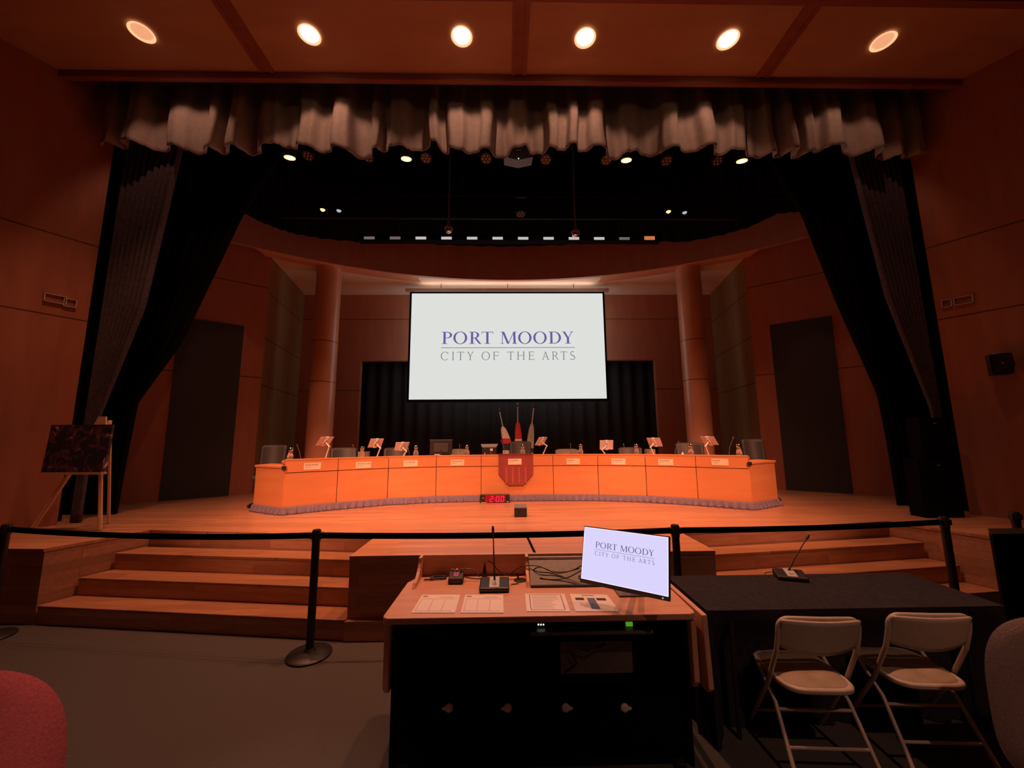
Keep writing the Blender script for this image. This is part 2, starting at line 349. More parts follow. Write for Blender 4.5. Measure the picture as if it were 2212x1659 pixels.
# back wall with the wide black opening
bx0, bx1, bz = CX-4.0, CX+3.95, 3.85
m = MB(); m.box(CX-5.7, bx0, 10.2, 10.35, S, 5.7); m.box(bx1, CX+5.7, 10.2, 10.35, S, 5.7); m.box(bx0, bx1, 10.2, 10.35, bz, 5.7)
struct(m.build('wall_back', 'shell'))
m = MB(); m.grid(lambda u, v: (bx0-0.1+(bx1-bx0+0.2)*u, 10.5+0.05*math.sin(u*150), S+v*(bz-S+0.2)), 420, 1)
tag(m.build('back_curtain', 'opening', solid=0.01, smooth=True), 'black pleated curtain filling the wide opening behind the council table', 'curtain')
# soffit between fascia and back wall
def farc(x, r=9.14, y0=9.15): return y0 - (r-math.sqrt(r*r-(x-CX)**2))
XS = [CX-6.6+13.2*i/48 for i in range(49)]
sof = [(x, farc(x)+0.05) for x in XS if abs(x-CX) <= 5.25]+[(CX+5.6, 10.2), (CX-5.6, 10.2)]
struct(MB().prism(sof, 5.70, 5.76).build('ceiling_soffit', 'soffit'))
struct(MB().prism([(x, farc(x)) for x in XS]+[(x, farc(x)+0.10) for x in XS[::-1]], 5.68, 6.75).build('wall_fascia', 'fascia', smooth=True))
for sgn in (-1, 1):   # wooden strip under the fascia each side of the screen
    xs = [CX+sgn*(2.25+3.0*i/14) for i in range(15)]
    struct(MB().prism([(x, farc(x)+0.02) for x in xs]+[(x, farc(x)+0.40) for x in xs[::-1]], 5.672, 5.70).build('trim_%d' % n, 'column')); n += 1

# columns
for sgn, lab in ((-1, 'left'), (1, 'right')):
    c = thing('round_column', 'round wood-clad column standing %s of the projection screen' % lab, 'column', (-4.05 if sgn < 0 else 4.31, 8.55 if sgn < 0 else 8.5, S))
    MB().lathe([(0.268, 0.10), (0.268, 5.672-S-0.001)], n=40).build('shaft', 'column', c, smooth=True)
    MB().lathe([(0.31, 0.0), (0.31, 0.10)], n=40).build('base_ring', 'ceiltrim', c, smooth=True)

# ================================================================== CURTAINS
rnd = random.Random(3)
pl = [0.0]
while pl[-1] < 1: pl.append(pl[-1]+rnd.choice([0.022, 0.026, 0.034, 0.04, 0.048]))
def pleat(u):
    for i in range(len(pl)-1):
        if pl[i] <= u < pl[i+1]:
            t = (u-pl[i])/(pl[i+1]-pl[i]); s_ = math.sin(2*PI*t); a = 0.7+0.3*math.sin(i*2.1)
            return a*math.tanh(2.6*s_)
    return 0
def vfn(u, v):
    x = -5.72+11.95*u; flare = 0.65+0.5*v**1.5; p = pleat(u)
    zb = 5.93+0.05*math.sin(u*37)+0.02*math.sin(u*101)+(-0.02 if p > 0 else 0.0)
    return (x+0.02*math.sin(9*v+u*60)*v, 5.07-0.115*p*flare + 0.012*math.sin(u*420)*v, 7.5+(zb-7.5)*v)
struct(MB().box(-5.7, 6.2, 4.98, 5.30, 7.5, 7.55).build('trim_%d' % n, 'black')); n += 1
o = MB().grid(vfn, 900, 24).build('stage_valance', 'valance', smooth=True, solid=0.012)
tag(o, 'pleated brown velour valance hanging across the top of the stage', 'curtain')

def lerp_tab(tab, v):
    for (a, xa), (b, xb) in zip(tab, tab[1:]):
        if v <= b: return xa+(xb-xa)*(v-a)/(b-a)
    return tab[-1][1]
def side_curtain(name, mat, label, zt, zb, outer, inner, Y, amp, nf):
    # outer/inner: tables (v, x) from top (v=0) to floor (v=1)
    def fn(u, v):
        a = lerp_tab(outer, v); b = lerp_tab(inner, v); wdt = abs(b-a)
        return (a+(b-a)*u, Y+amp*math.sin(2*PI*nf*u+0.6*math.sin(3*v))*(0.4+0.6*min(1, wdt)), zt+(zb-zt)*v)
    return tag(MB().grid(fn, nf*8, 50).build(name, mat, smooth=True, solid=0.012), label, 'curtain')
def vz(z, zt): return (zt-z)/(zt-S)
ZT = 7.0
side_curtain('stage_curtain', 'drape', 'mauve stage curtain swagged back against the left wall behind the easel', ZT, S+0.01,
    [(0, -5.72), (1, -5.72)], [(0, -4.78), (vz(6.03, ZT), -4.89), (vz(3.66, ZT), -5.14), (vz(2.04, ZT), -5.56), (vz(1.5, ZT), -5.60), (1, -5.60)], 5.38, 0.045, 9)
side_curtain('stage_curtain', 'drape', 'mauve stage curtain swagged back at the right edge of the stage opening', ZT, S+0.01,
    [(0, 6.20), (1, 6.20)], [(0, 5.30), (vz(6.1, ZT), 5.42), (vz(3.79, ZT), 5.68), (vz(2.15, ZT), 6.08), (vz(1.5, ZT), 6.12), (1, 6.12)], 5.38, 0.045, 9)
side_curtain('black_leg_curtain', 'velour', 'black inner curtain tapering down the left side of the stage', 8.9, S+0.01,
    [(0, -7.2), (1, -7.0)], [(0, -2.5), (vz(5.44, 8.9), -4.29), (vz(3.27, 8.9), -5.05), (vz(2.34, 8.9), -5.60), (vz(1.45, 8.9), -5.66), (1, -5.69)], 5.95, 0.035, 14)
side_curtain('black_leg_curtain', 'velour', 'black inner curtain tapering down the right side of the stage', 8.9, S+0.01,
    [(0, 7.4), (1, 7.2)], [(0, 3.4), (vz(5.47, 8.9), 5.04), (vz(3.9, 8.9), 5.45), (vz(2.42, 8.9), 5.91), (vz(1.7, 8.9), 5.95), (1, 5.97)], 5.95, 0.035, 14)
# black border hanging in front of the fascia
bpts = [(500, 440), (530, 462), (560, 478), (600, 494), (640, 506), (700, 516), (790, 524), (900, 526), (1000, 531), (1100, 533), (1200, 530), (1300, 525), (1400, 521), (1480, 523), (1560, 508), (1620, 490), (1680, 462), (1740, 455), (1790, 450)]
bd = []
for px, py in bpts:
    d = ray(px, py); t = 6.0
    while True:
        x, y = d.x*t, d.y*t
        if y >= farc(max(CX-8, min(CX+8, x)))-0.5 or t > 12: break
        t += 0.01
    bd.append((d.x*t, d.y*t, EYE+d.z*t))
def bfn(u, v):
    f = u*(len(bd)-1); i = min(int(f), len(bd)-2); t = f-i; p = Vector(bd[i]).lerp(Vector(bd[i+1]), t)
    return (p.x, p.y+0.02*math.sin(u*260), p.z+(9.2-p.z)*v)
tag(MB().grid(bfn, 360, 2).build('black_border_curtain', 'velour', smooth=True, solid=0.01), 'black border curtain hiding the top of the curved wooden fascia', 'curtain')

# ================================================================== LAMPS
def downlight(x, label, mat):
    t = thing('ceiling_downlight', label, 'ceiling light', (x, 4.2, 6.80), 0, 'downlights over the stage edge')
    MB().lathe([(0.125, -0.004), (0.135, -0.02), (0.125, -0.024), (0.112, -0.014), (0.112, -0.004)], n=32).build('trim_ring', 'lampring', t, smooth=True)
    MB().lathe([(0.108, -0.003), (0.100, -0.016), (0.07, -0.032), (0.03, -0.04)], n=32).build('lens', mat, t, smooth=True)
labs = ['dim outermost round ceiling downlight on the left', 'bright round ceiling downlight, second from the left wall', 'glaring round ceiling downlight left of the middle ceiling seam',
        'glaring round ceiling downlight right of the middle ceiling seam', 'bright round ceiling downlight, second from the right wall', 'dim outermost round ceiling downlight on the right']
for x, l, m_ in zip(DOWN_X, labs, ['lampdim', 'lampon', 'lampon', 'lampon', 'lampon', 'lampdim']): downlight(x, l, m_)

def stage_lamp(x, y, z, label, glow, r=0.075, aim=(0, 0.25, -1), group='lit lamps under the valance'):
    t = thing('stage_lamp', label, 'stage light', (x, y, z), 0, group); ax = Vector(aim).normalized()
    MB().lathe([(r*0.7, -r*3.2), (r, -r*2.6), (r*1.08, 0), (r*0.98, 0.004)], axis=ax, n=20).build('housing', 'darkmetal', t, smooth=True)
    MB().lathe([(r*0.9, 0.005), (r*0.9, 0.012)], axis=ax, n=20).build('lens', glow, t)
    MB().lathe([(r*0.35, 0.013), (r*0.3, 0.02)], axis=ax, n=12).build('bulb', 'lampon', t)
    MB().tube([(-r*1.2, 0, 0.05), (-r*1.2, 0, 0.36), (r*1.2, 0, 0.36), (r*1.2, 0, 0.05)], 0.008, 6).build('yoke', 'darkmetal', t)
    return t
sl = ['left outer lit warm stage lamp just under the valance', 'left inner lit warm stage lamp just under the valance', 'right inner lit warm stage lamp just under the valance', 'right outer lit warm stage lamp just under the valance']
for (x, y), l in zip(STAGE_L, sl): stage_lamp(x, y, 6.02, l, 'stagelamp', 0.085)
# first lighting bar
tag(MB().tube([(-5.6, 5.38, 6.42), (6.0, 5.38, 6.42)], 0.025, 8).build('lighting_bar', 'black'), 'black lighting bar above the first row of stage lamps', 'pipe')
def led_par(x, y, z, label):
    t = thing('led_par_lamp', label, 'stage light', (x, y, z), 0, 'unlit round stage lamps under the valance'); ax = Vector((0, -0.35, -1)).normalized()
    MB().lathe([(0.06, -0.16), (0.08, -0.12), (0.085, 0)], axis=ax, n=20).build('housing', 'darkmetal', t, smooth=True)
    a = ax.cross(Vector((1, 0, 0))).normalized(); b = Vector((1, 0, 0)); m = MB()
    for k in range(7):
        c = Vector((0, 0, 0)) if k == 0 else (b*math.cos(k*PI/3)+a*math.sin(k*PI/3))*0.05
        m.lathe([(0.013, 0.0), (0.013, 0.006)], c=c, axis=ax, n=8)
    m.build('lens_cluster', 'leddot', t)
    MB().tube([(-0.1, 0, 0.04), (-0.1, 0, 0.34), (0.1, 0, 0.34), (0.1, 0, 0.04)], 0.007, 6).build('yoke', 'darkmetal', t)
pars = [(665, 337, 'right of the outermost left lit lamp'), (795, 340, 'left of the inner left lit lamp'), (920, 342, 'right of the inner left lit lamp'), (1050, 343, 'left of the grey projector box'),
        (1179, 345, 'right of the grey projector box'), (1310, 346, 'left of the inner right lit lamp'), (1440, 348, 'right of the inner right lit lamp'), (1550, 348, 'left of the outermost right lit lamp')]
for px, py, l in pars:
    p = atY(px, py, 5.38); led_par(p.x, 5.38, p.z, 'unlit round multi-lens lamp '+l)
p = atY(1125, 463, 6.7)
led_par(p.x, 6.7, p.z, 'single unlit lamp on the second bar, above the middle of the screen')
tag(MB().tube([(-5.2, 6.7, p.z+0.38), (5.5, 6.7, p.z+0.38)], 0.022, 8).build('lighting_bar', 'black'), 'black lighting bar carrying the small far lamps', 'pipe')
for px, py, l, g in ((697, 453, 'small warm lamp at the left of the second bar', 'stagelamp'), (732, 455, 'small cool white lamp at the left of the second bar', 'coolglow'),
                     (1444, 457, 'small warm lamp at the right of the second bar', 'stagelamp'), (1479, 459, 'small cool white lamp at the right of the second bar', 'coolglow')):
    p = atY(px, py, 6.7); t = thing('small_stage_lamp', l, 'stage light', (p.x, 6.7, p.z), 0, 'small lamps on the second bar')
    MB().lathe([(0.02, -0.20), (0.045, -0.14), (0.05, 0.0)], axis=(0, 0, -1), n=16).build('housing', 'darkmetal', t, smooth=True)
    MB().lathe([(0.043, 0.001), (0.03, 0.018), (0.012, 0.03)], axis=(0, 0, -1), n=16).build('lens', g, t)
# third bar with the strip of white cells
p0 = atY(788, 519, 6.5); p1 = atY(1412, 515, 6.5); zc = (p0.z+p1.z)/2
t = thing('strip_light', 'long black strip light with twelve pale cells above the screen', 'stage light', (0, 6.5, zc))
MB().box(p0.x-0.12, p1.x+0.12, -0.03, 0.12, -0.03, 0.10).build('housing', 'black', t, bevel=0.006)
for i in range(12):
    a = p0.x+(p1.x-p0.x)*(i/11*0.965); mt = 'celldim' if i in (0, 1, 10) else ('cellorange' if i == 11 else 'cell')
    c = MB().box(a, a+0.185, -0.045, -0.031, -0.022, 0.022+(0.02 if i == 11 else 0)).build('cell', mt, t)
    if i == 11: c['label'] = 'orange end cell'
    elif mt == 'celldim': c['label'] = 'dim cell'
for k in (-1.9, 0.1, 2.1): MB().tube([(k, 0.04, 0.10), (k, 0.04, 0.42)], 0.012, 6).build('hanger', 'darkmetal', t)
tag(MB().tube([(-4.0, 6.54, zc+0.43), (4.3, 6.54, zc+0.43)], 0.02, 8).build('lighting_bar', 'darkmetal'), 'thin dark pipe holding the strip light', 'pipe')
for px, py, l in ((969, 498, 'left'), (1243, 506, 'right')):
    p = atY(px, py, 6.3); t = thing('dome_camera', 'small shiny dome hanging above the strip light, %s of centre' % l, 'dome camera', (p.x, 6.3, p.z))
    MB().lathe([(0.075, 0.02), (0.08, 0.05), (0.03, 0.10), (0.012, 0.30), (0.008, 9.3-p.z)], n=20).build('mount', 'grey', t, smooth=True)
    MB().lathe([(0.005, -0.05), (0.04, -0.04), (0.062, -0.015), (0.066, 0.02)], n=20).build('dome', 'chrome', t, smooth=True)
# grey box (projector) behind the valance
t = thing('hanging_projector', 'grey box-shaped projector hanging behind the middle of the valance', 'projector', (0.24, 5.62, 6.27))
MB().slab([(-0.24, 0, 0.42), (-0.235, 0, -0.02), (0, 0, -0.075), (0.235, 0, -0.02), (0.26, 0, 0.42)], (0, 0.35, 0.12)).build('case', 'grey', t, bevel=0.008)
MB().box(-0.05, 0.05, -0.004, 0.0, 0.10, 0.115).build('maker_plate', 'silver', t)
MB().lathe([(0.006, 0), (0.006, 0.012)], c=(0, -0.004, -0.055), axis=(0, -1, 0), n=8).build('status_light', 'whiteled', t)
MB().tube([(0, 0.2, 0.42), (0, 0.2, 3.03)], 0.02, 8).build('mount_pole', 'darkmetal', t)
# ================================================================== LETTERING
def arcq(cx, cy, rx, ry, ix, iy, a0, a1, n=20):
    out = []
    for i in range(n):
        a = math.radians(a0+(a1-a0)*i/n); b = math.radians(a0+(a1-a0)*(i+1)/n)
        out.append([(cx+rx*math.cos(a), cy+ry*math.sin(a)), (cx+rx*math.cos(b), cy+ry*math.sin(b)), (cx+ix*math.cos(b), cy+iy*math.sin(b)), (cx+ix*math.cos(a), cy+iy*math.sin(a))])
    return out
def diag(x0, y0, x1, y1, w): return [[(x0-w/2, y0), (x0+w/2, y0), (x1+w/2, y1), (x1-w/2, y1)]]
def rect(x0, x1, y0, y1): return [[(x0, y0), (x1, y0), (x1, y1), (x0, y1)]]
def glyph(ch, w, T, t):
    s = t*0.9; e = T*0.75; out = []
    def ser(xc, y): return rect(xc-T/2-e, xc+T/2+e, y if y < 0.5 else y-s, y+s if y < 0.5 else y)
    if ch in 'PRDFEHIT':
        xs = T/2+e if ch not in 'IT' else w/2
        out += rect(xs-T/2, xs+T/2, 0, 1)+ser(xs, 0)
        if ch != 'T': out += ser(xs, 1)
    if ch in 'PR':
        ry = 0.27; cy = 1-ry; bx = w*0.48 if ch == 'P' else w*0.42; rx = (w if ch == 'P' else w*0.82)-bx
        out += rect(xs, bx, 1-t, 1)+rect(xs, bx, cy-ry, cy-ry+t)+arcq(bx, cy, rx, ry, rx-T, ry-t, -90, 90)
        if ch == 'R': out += diag(w*0.90, 0, w*0.48, cy-ry+t, T)+rect(w*0.82, w*1.02, 0, s)
    if ch == 'D':
        bx = w*0.45; rx = w-bx
        out += rect(xs, bx, 1-t, 1)+rect(xs, bx, 0, t)+arcq(bx, 0.5, rx, 0.5, rx-T, 0.5-t, -90, 90)
    if ch == 'O': out += arcq(w/2, 0.5, w/2, 0.52, w/2-T, 0.52-t, 0, 360, 36)
    if ch == 'C': out += arcq(w*0.55, 0.5, w*0.55, 0.52, w*0.55-T, 0.52-t, 42, 318, 28)+rect(w*0.93, w*0.93+s, 0.72, 0.95)
    if ch == 'T': out += rect(0, w, 1-t, 1)+diag(s/2, 0.83, s/2, 1, s)+diag(w-s/2, 0.83, w-s/2, 1, s)
    if ch in 'FE':
        out += rect(xs, w*0.95, 1-t, 1)+rect(xs, w*0.82, 0.5, 0.5+t)+rect(w*0.95-s, w*0.95, 0.84, 1)+rect(w*0.82-s, w*0.82, 0.42, 0.62)
        if ch == 'E': out += rect(xs, w, 0, t)+rect(w-s, w, 0, 0.17)
    if ch == 'H': out += rect(w-xs-T/2, w-xs+T/2, 0, 1)+ser(w-xs, 0)+ser(w-xs, 1)+rect(xs, w-xs, 0.5, 0.5+t)
    if ch == 'A':
        out += diag(w*0.12, 0, w*0.50, 1, t*1.1)+diag(w*0.86, 0, w*0.48, 1, T)+rect(w*0.25, w*0.72, 0.34, 0.34+t)+rect(0, w*0.26, 0, s)+rect(w*0.70, w*1.02, 0, s)
    if ch == 'M':
        out += diag(w*0.11, 0, w*0.13, 1, t*1.1)+diag(w*0.48, 0, w*0.16, 1, T)+diag(w*0.48, 0, w*0.84, 1, t*1.2)+diag(w*0.88, 0, w*0.86, 1, T)
        out += rect(0, w*0.22, 0, s)+rect(w*0.72, w*1.02, 0, s)+rect(0, w*0.22, 1-s, 1)+rect(w*0.80, w, 1-s, 1)
    if ch == 'Y':
        out += rect(w/2-T/2, w/2+T/2, 0, 0.48)+ser(w/2, 0)+diag(w/2, 0.46, w*0.14, 1, T)+diag(w/2+T*0.2, 0.46, w*0.87, 1, t*1.2)+rect(0, w*0.30, 1-s, 1)+rect(w*0.72, w, 1-s, 1)
    if ch == 'S':
        pts = [(0.06, 0.14), (0.2, 0.03), (0.5, 0.0), (0.85, 0.07), (0.97, 0.24), (0.85, 0.40), (0.5, 0.52), (0.2, 0.64), (0.1, 0.78), (0.25, 0.94), (0.55, 1.0), (0.85, 0.93)]
        for i in range(len(pts)-1):
            a, b = Vector(pts[i]), Vector(pts[i+1]); a.x *= w; b.x *= w; d = (b-a).normalized(); nn = Vector((-d.y, d.x))*(T if 4 <= i <= 6 else t*1.3)/2
            out.append([tuple(a+nn), tuple(b+nn), tuple(b-nn), tuple(a-nn)])
    return out
L1 = [('P', 213, 137), ('O', 366, 184), ('R', 577, 160), ('T', 740, 155), ('M', 992, 213), ('O', 1226, 180), ('O', 1428, 180), ('D', 1633, 166), ('Y', 1818, 147)]
L2 = [('C', 205, 98), ('I', 350, 32), ('T', 420, 92), ('Y', 548, 89), ('O', 742, 110), ('F', 893, 82), ('T', 1083, 87), ('H', 1210, 102), ('E', 1362, 78), ('A', 1540, 95), ('R', 1675, 84), ('T', 1787, 86), ('S', 1912, 66)]
def sign(parent, width, T, mats, dz=0.0):
    """lettering in the local xz plane facing -y, centred on the origin, 'width' metres wide"""
    k = width/1775; cx = 1092; cy = 352
    def add(mb, letters, ybase, hgt, tt, th):
        for ch, x, wd in letters:
            for poly in glyph(ch, wd/hgt, tt, th):
                mb.slab([((x-cx+p[0]*hgt)*k, 0, (cy-ybase+p[1]*hgt)*k) for p in poly], (0, -0.001-dz, 0))
    a = MB(); add(a, L1, 325, 165, T, 0.05); a.build('lettering', mats[0], parent)
    b = MB(); add(b, L2, 543, 111, 0.10, 0.055); b.build('lettering', mats[1], parent)
    MB().box((205-cx)*k, (1980-cx)*k, -0.001-dz, 0, (cy-382)*k, (cy-374)*k).build('rule', mats[1], parent)

# ================================================================== PROJECTION SCREEN
SY = 9.4
q = [atY(890, 633, SY), atY(1302, 635, SY), atY(1310, 861, SY), atY(883, 863, SY)]
sx0, sx1 = (q[0].x+q[3].x)/2, (q[1].x+q[2].x)/2; sz1 = (q[0].z+q[1].z)/2; sz0 = (q[2].z+q[3].z)/2
scx, scz = (sx0+sx1)/2, (sz0+sz1)/2; hw, hh = (sx1-sx0)/2, (sz1-sz0)/2
t = thing('projection_screen', 'large white projection screen lit with purple city lettering', 'projection screen', (scx, SY, scz))
MB().box(-hw, hw, -0.004, 0.004, -hh, hh).build('screen_sheet', 'screen', t)
m = MB(); m.box(-hw-0.05, -hw-0.001, -0.003, 0.005, -hh-0.03, hh+0.02); m.box(hw+0.001, hw+0.05, -0.003, 0.005, -hh-0.03, hh+0.02); m.box(-hw-0.05, hw+0.05, -0.003, 0.005, hh+0.001, hh+0.045); m.box(-hw-0.05, hw+0.05, -0.003, 0.005, -hh-0.05, -hh-0.001)
m.build('black_border', 'black', t)
for s_ in (-0.7, 0, 0.7): MB().tube([(hw*s_, 0.03, hh+0.12), (hw*s_, 0.03, 5.699-scz)], 0.008, 6).build('hanger', 'darkmetal', t)
MB().box(-hw-0.16, hw+0.16, -0.05, 0.10, hh+0.045, hh+0.125).build('screen_case', 'white', t, bevel=0.01)
MB().tube([(-hw-0.05, 0, -hh-0.06), (hw+0.05, 0, -hh-0.06)], 0.018, 8).build('weight_bar', 'plastic', t)
e = bpy.data.objects.new('lettering_group', None); COL.objects.link(e); e.parent = t
lp = atY(1097.5, 747, SY); e.location = (lp.x-scx, -0.006, lp.z-scz)
sgw = (atY(1242, 752, SY)-atY(953, 752, SY)).length
sign(e, sgw, 0.18, ('purple', 'greytext'))

# ================================================================== COUNCIL TABLE
DX = 0.21
HV = [(-3.4, 5.74), (-2.8, 6.14), (-2.13, 6.50), (-1.38, 6.70), (-0.62, 6.77), (0.62, 6.77), (1.38, 6.70), (2.13, 6.50), (2.8, 6.14), (3.4, 5.74)]
HV = [(DX+a, b) for a, b in HV]
def dais_y(x):
    if x <= HV[0][0]: return HV[0][1]
    for (a, ya), (b, yb) in zip(HV, HV[1:]):
        if x <= b: return ya+(yb-ya)*(x-a)/(b-a)
    return HV[-1][1]
def on_dais(px, back, py=960):
    d = ray(px, py); t = 4
    while d.y*t < dais_y(d.x*t)+back: t += 0.005
    return Vector((d.x*t, d.y*t, 0))
ZTOP, ZGR, ZBOT, ZDESK = 1.488, 1.292, 0.80, 1.445
names = ['fourth', 'third', 'second', 'first', None, 'first', 'second', 'third', 'fourth']
for i in range(9):
    a = Vector((HV[i][0], HV[i][1], 0)); b = Vector((HV[i+1][0], HV[i+1][1], 0)); u = (b-a).normalized(); nn = Vector((-u.y, u.x, 0)); ln = (b-a).length
    lab = 'wide middle section of the council table, behind the maroon shield' if i == 4 else '%s maple section of the council table %s of the maroon shield' % (names[i], 'left' if i < 4 else 'right')
    t = thing('council_table_section', lab, 'council table', a+Vector((0, 0, S)), math.atan2(u.y, u.x), 'sections of the curved council table')
    g = 0.004
    MB().box(g, ln-g, 0.008, 0.03, ZBOT-S, ZGR-S-0.005).build('lower_panel', 'maple', t, bevel=0.002)
    MB().box(g, ln-g, 0.0, 0.03, ZGR-S+0.005, ZTOP-S-0.022).build('upper_panel', 'mapleup', t, bevel=0.002)
    MB().box(0, ln, -0.006, 0.045, ZTOP-S-0.02, ZTOP-S).build('top_ledge', 'mapleup', t, bevel=0.003)
    MB().box(0, ln, 0.031, 0.05, 0.0, ZTOP-S-0.022).build('backing_board', 'ceiltrim', t)
# worktop
def off(pts, d):
    out = []
    for i, p in enumerate(pts):
        a = Vector(pts[max(i-1, 0)]); b = Vector(pts[min(i+1, len(pts)-1)]); u = (b-a).normalized(); nn = Vector((-u.y, u.x)); out.append((p[0]+nn.x*d, p[1]+nn.y*d))
    return out
m = MB(); f0 = off(HV, 0.055); f1 = off(HV, 0.62)
for i in range(9): m.prism([f0[i], f0[i+1], f1[i+1], f1[i]], ZDESK-0.035, ZDESK)
tag(m.build('council_worktop', 'maple'), 'continuous curved worktop behind the front panels of the council table', 'table top')
# end counters
for sgn, lab in ((-1, 'left'), (1, 'right')):
    a = Vector((DX+sgn*3.4, 5.74, 0)); b = Vector((DX+sgn*4.02, 6.08, 0)); u = (b-a).normalized(); nn = Vector((-u.y, u.x, 0))*(1 if sgn > 0 else -1)
    t = thing('end_counter', 'lower angled end counter on the %s end of the council table' % lab, 'counter', (0, 0, 0))
    ps = [a+u*0.01, b, b+Vector((-sgn*0.04, 0.34, 0)), a+u*0.01+Vector((sgn*0.02, 0.40, 0))]
    MB().prism([ps[0], ps[1], b+nn*0.03, a+u*0.01+nn*0.03], ZBOT, 1.355).build('front_panel', 'maple', t, bevel=0.002)
    MB().prism([b-u*0.001, b-u*0.03+nn*0.03, ps[2]-u*0.03, ps[2]], ZBOT, 1.355).build('side_panel', 'maple', t, bevel=0.002)
    MB().prism([a+u*0.012-nn*0.015, b+u*0.02-nn*0.015, ps[2]+u*0.02, ps[3]], 1.357, 1.392).build('counter_top', 'mapleup', t, bevel=0.006)
    MB().prism([a+u*0.03+nn*0.04, b-u*0.04+nn*0.04, b-u*0.04+nn*0.06, a+u*0.03+nn*0.06], S, 1.355).build('backing_board', 'ceiltrim', t)
    p = a-nn*0.0
    MB().box(a.x-0.03, a.x+0.03, a.y-0.026, a.y-0.008, 1.34, 1.395).build('socket_plate', 'plastic', t, bevel=0.003)
# gathered cloth skirt along the foot
path = [(DX-4.04, 6.10)]+HV[:1]+HV[1:-1]+HV[-1:]+[(DX+4.04, 6.10)]
seg = []; tot = 0
for a, b in zip(path, path[1:]): l = math.dist(a, b); seg.append((tot, l, a, b)); tot += l
fj = [rnd.uniform(-0.3, 0.3) for _ in range(200)]
def skirt(u, v):
    s_ = u*tot
    for st, l, a, b in seg:
        if s_ <= st+l+1e-9: break
    tt = (s_-st)/l; x = a[0]+(b[0]-a[0])*tt; y = a[1]+(b[1]-a[1])*tt; ux, uy = (b[0]-a[0])/l, (b[1]-a[1])/l
    k = s_/0.115; i = int(k); fr = k-i; f = fr**2*0.022*(1+fj[i % 200]) - 0.01
    d = 0.006+v*(0.045+f)+0.012*math.sin(s_*60)*v
    return (x+uy*d, y-ux*d, ZBOT+0.012-(ZBOT+0.012-S-0.003)*v)
tag(MB().grid(skirt, 1000, 5).build('table_skirt', 'skirt', smooth=True, solid=0.003), 'gathered mauve cloth skirt along the foot of the council table', 'skirt')
# maroon shield board and name cards
cy = dais_y(DX); b0 = atY(1077, 984, cy); b1 = atY(1151, 984, cy); bb = atY(1112, 1048, cy); zt = ZTOP+0.004
bw = (b1.x-b0.x)/2; bx = (b0.x+b1.x)/2; hz = zt-bb.z
t = thing('shield_board', 'maroon shield-shaped striped board hanging on the middle of the council table', 'sign board', (bx, cy-0.012, zt))
MB().slab([(-bw, 0, 0), (-bw, 0, -hz*0.64), (-bw*0.42, 0, -hz), (bw*0.42, 0, -hz), (bw, 0, -hz*0.64), (bw, 0, 0)], (0, -0.02, 0)).build('board', 'banner', t, bevel=0.003)
m = MB()
for k in (-0.16, -0.05, 0.06, 0.17): m.box(k-0.02, k+0.01, -0.023, -0.0205, -hz*0.93, -hz*0.42)
m.box(-bw*0.4, bw*0.4, -0.023, -0.0205, -hz*0.965, -hz*0.945)
m.build('stripes', 'bannerstripe', t)
MB().box(-bw, bw, -0.035, 0.004, 0.0, 0.008).build('top_lip', 'banner', t)
m = MB(); m.box(-bw*1.0, -bw*0.97, -0.0225, -0.0205, -hz*0.64, 0); m.box(bw*0.97, bw, -0.0225, -0.0205, -hz*0.64, 0); m.build('edge_trim', 'ceiltrim', t)
cards = [(675, 1007, 'fourth', 'left'), (785, 1006, 'third', 'left'), (887, 1004, 'second', 'left'), (988, 1003, 'first', 'left'), (1112, 997, None, None), (1238, 999, 'first', 'right'), (1336, 999, 'second', 'right'), (1438, 998, 'third', 'right'), (1555, 998, 'fourth', 'right')]
for i, (px, py, o1, sd) in enumerate(cards):
    p = on_dais(px, -0.001, py); a, b = HV[i], HV[i+1]; ang = math.atan2(b[1]-a[1], b[0]-a[0]); z = zat(px, py, p)
    z = max(ZGR+0.07, min(ZTOP-0.085, z))
    lab = 'white name card on the maroon shield board' if o1 is None else 'white name card on the %s council table section %s of the shield' % (o1, sd)
    offv = Vector((math.sin(ang), -math.cos(ang), 0))*(0.036 if i == 4 else 0.004)
    t = thing('name_card', lab, 'name card', (p.x+offv.x, p.y+offv.y, z), ang, 'name cards along the council table')
    MB().box(-0.115, 0.115, -0.003, 0.0, -0.05, 0.05).build('card', 'card', t)
    m = MB(); x = -0.10; r2 = random.Random(i); L_ = (0.075, 0.10, 0.06, 0.07, 0.05, 0.01, 0.06, 0.05, 0.0)[i]
    while x < L_: wd = r2.uniform(0.006, 0.013); m.box(x, x+wd, -0.0042, -0.0031, 0.012, 0.026+r2.choice([0, 0.005])); x += wd+0.004
    m.box(-0.10, -0.02, -0.0042, -0.0031, -0.012, -0.008); m.build('printed_lines', 'ink', t)

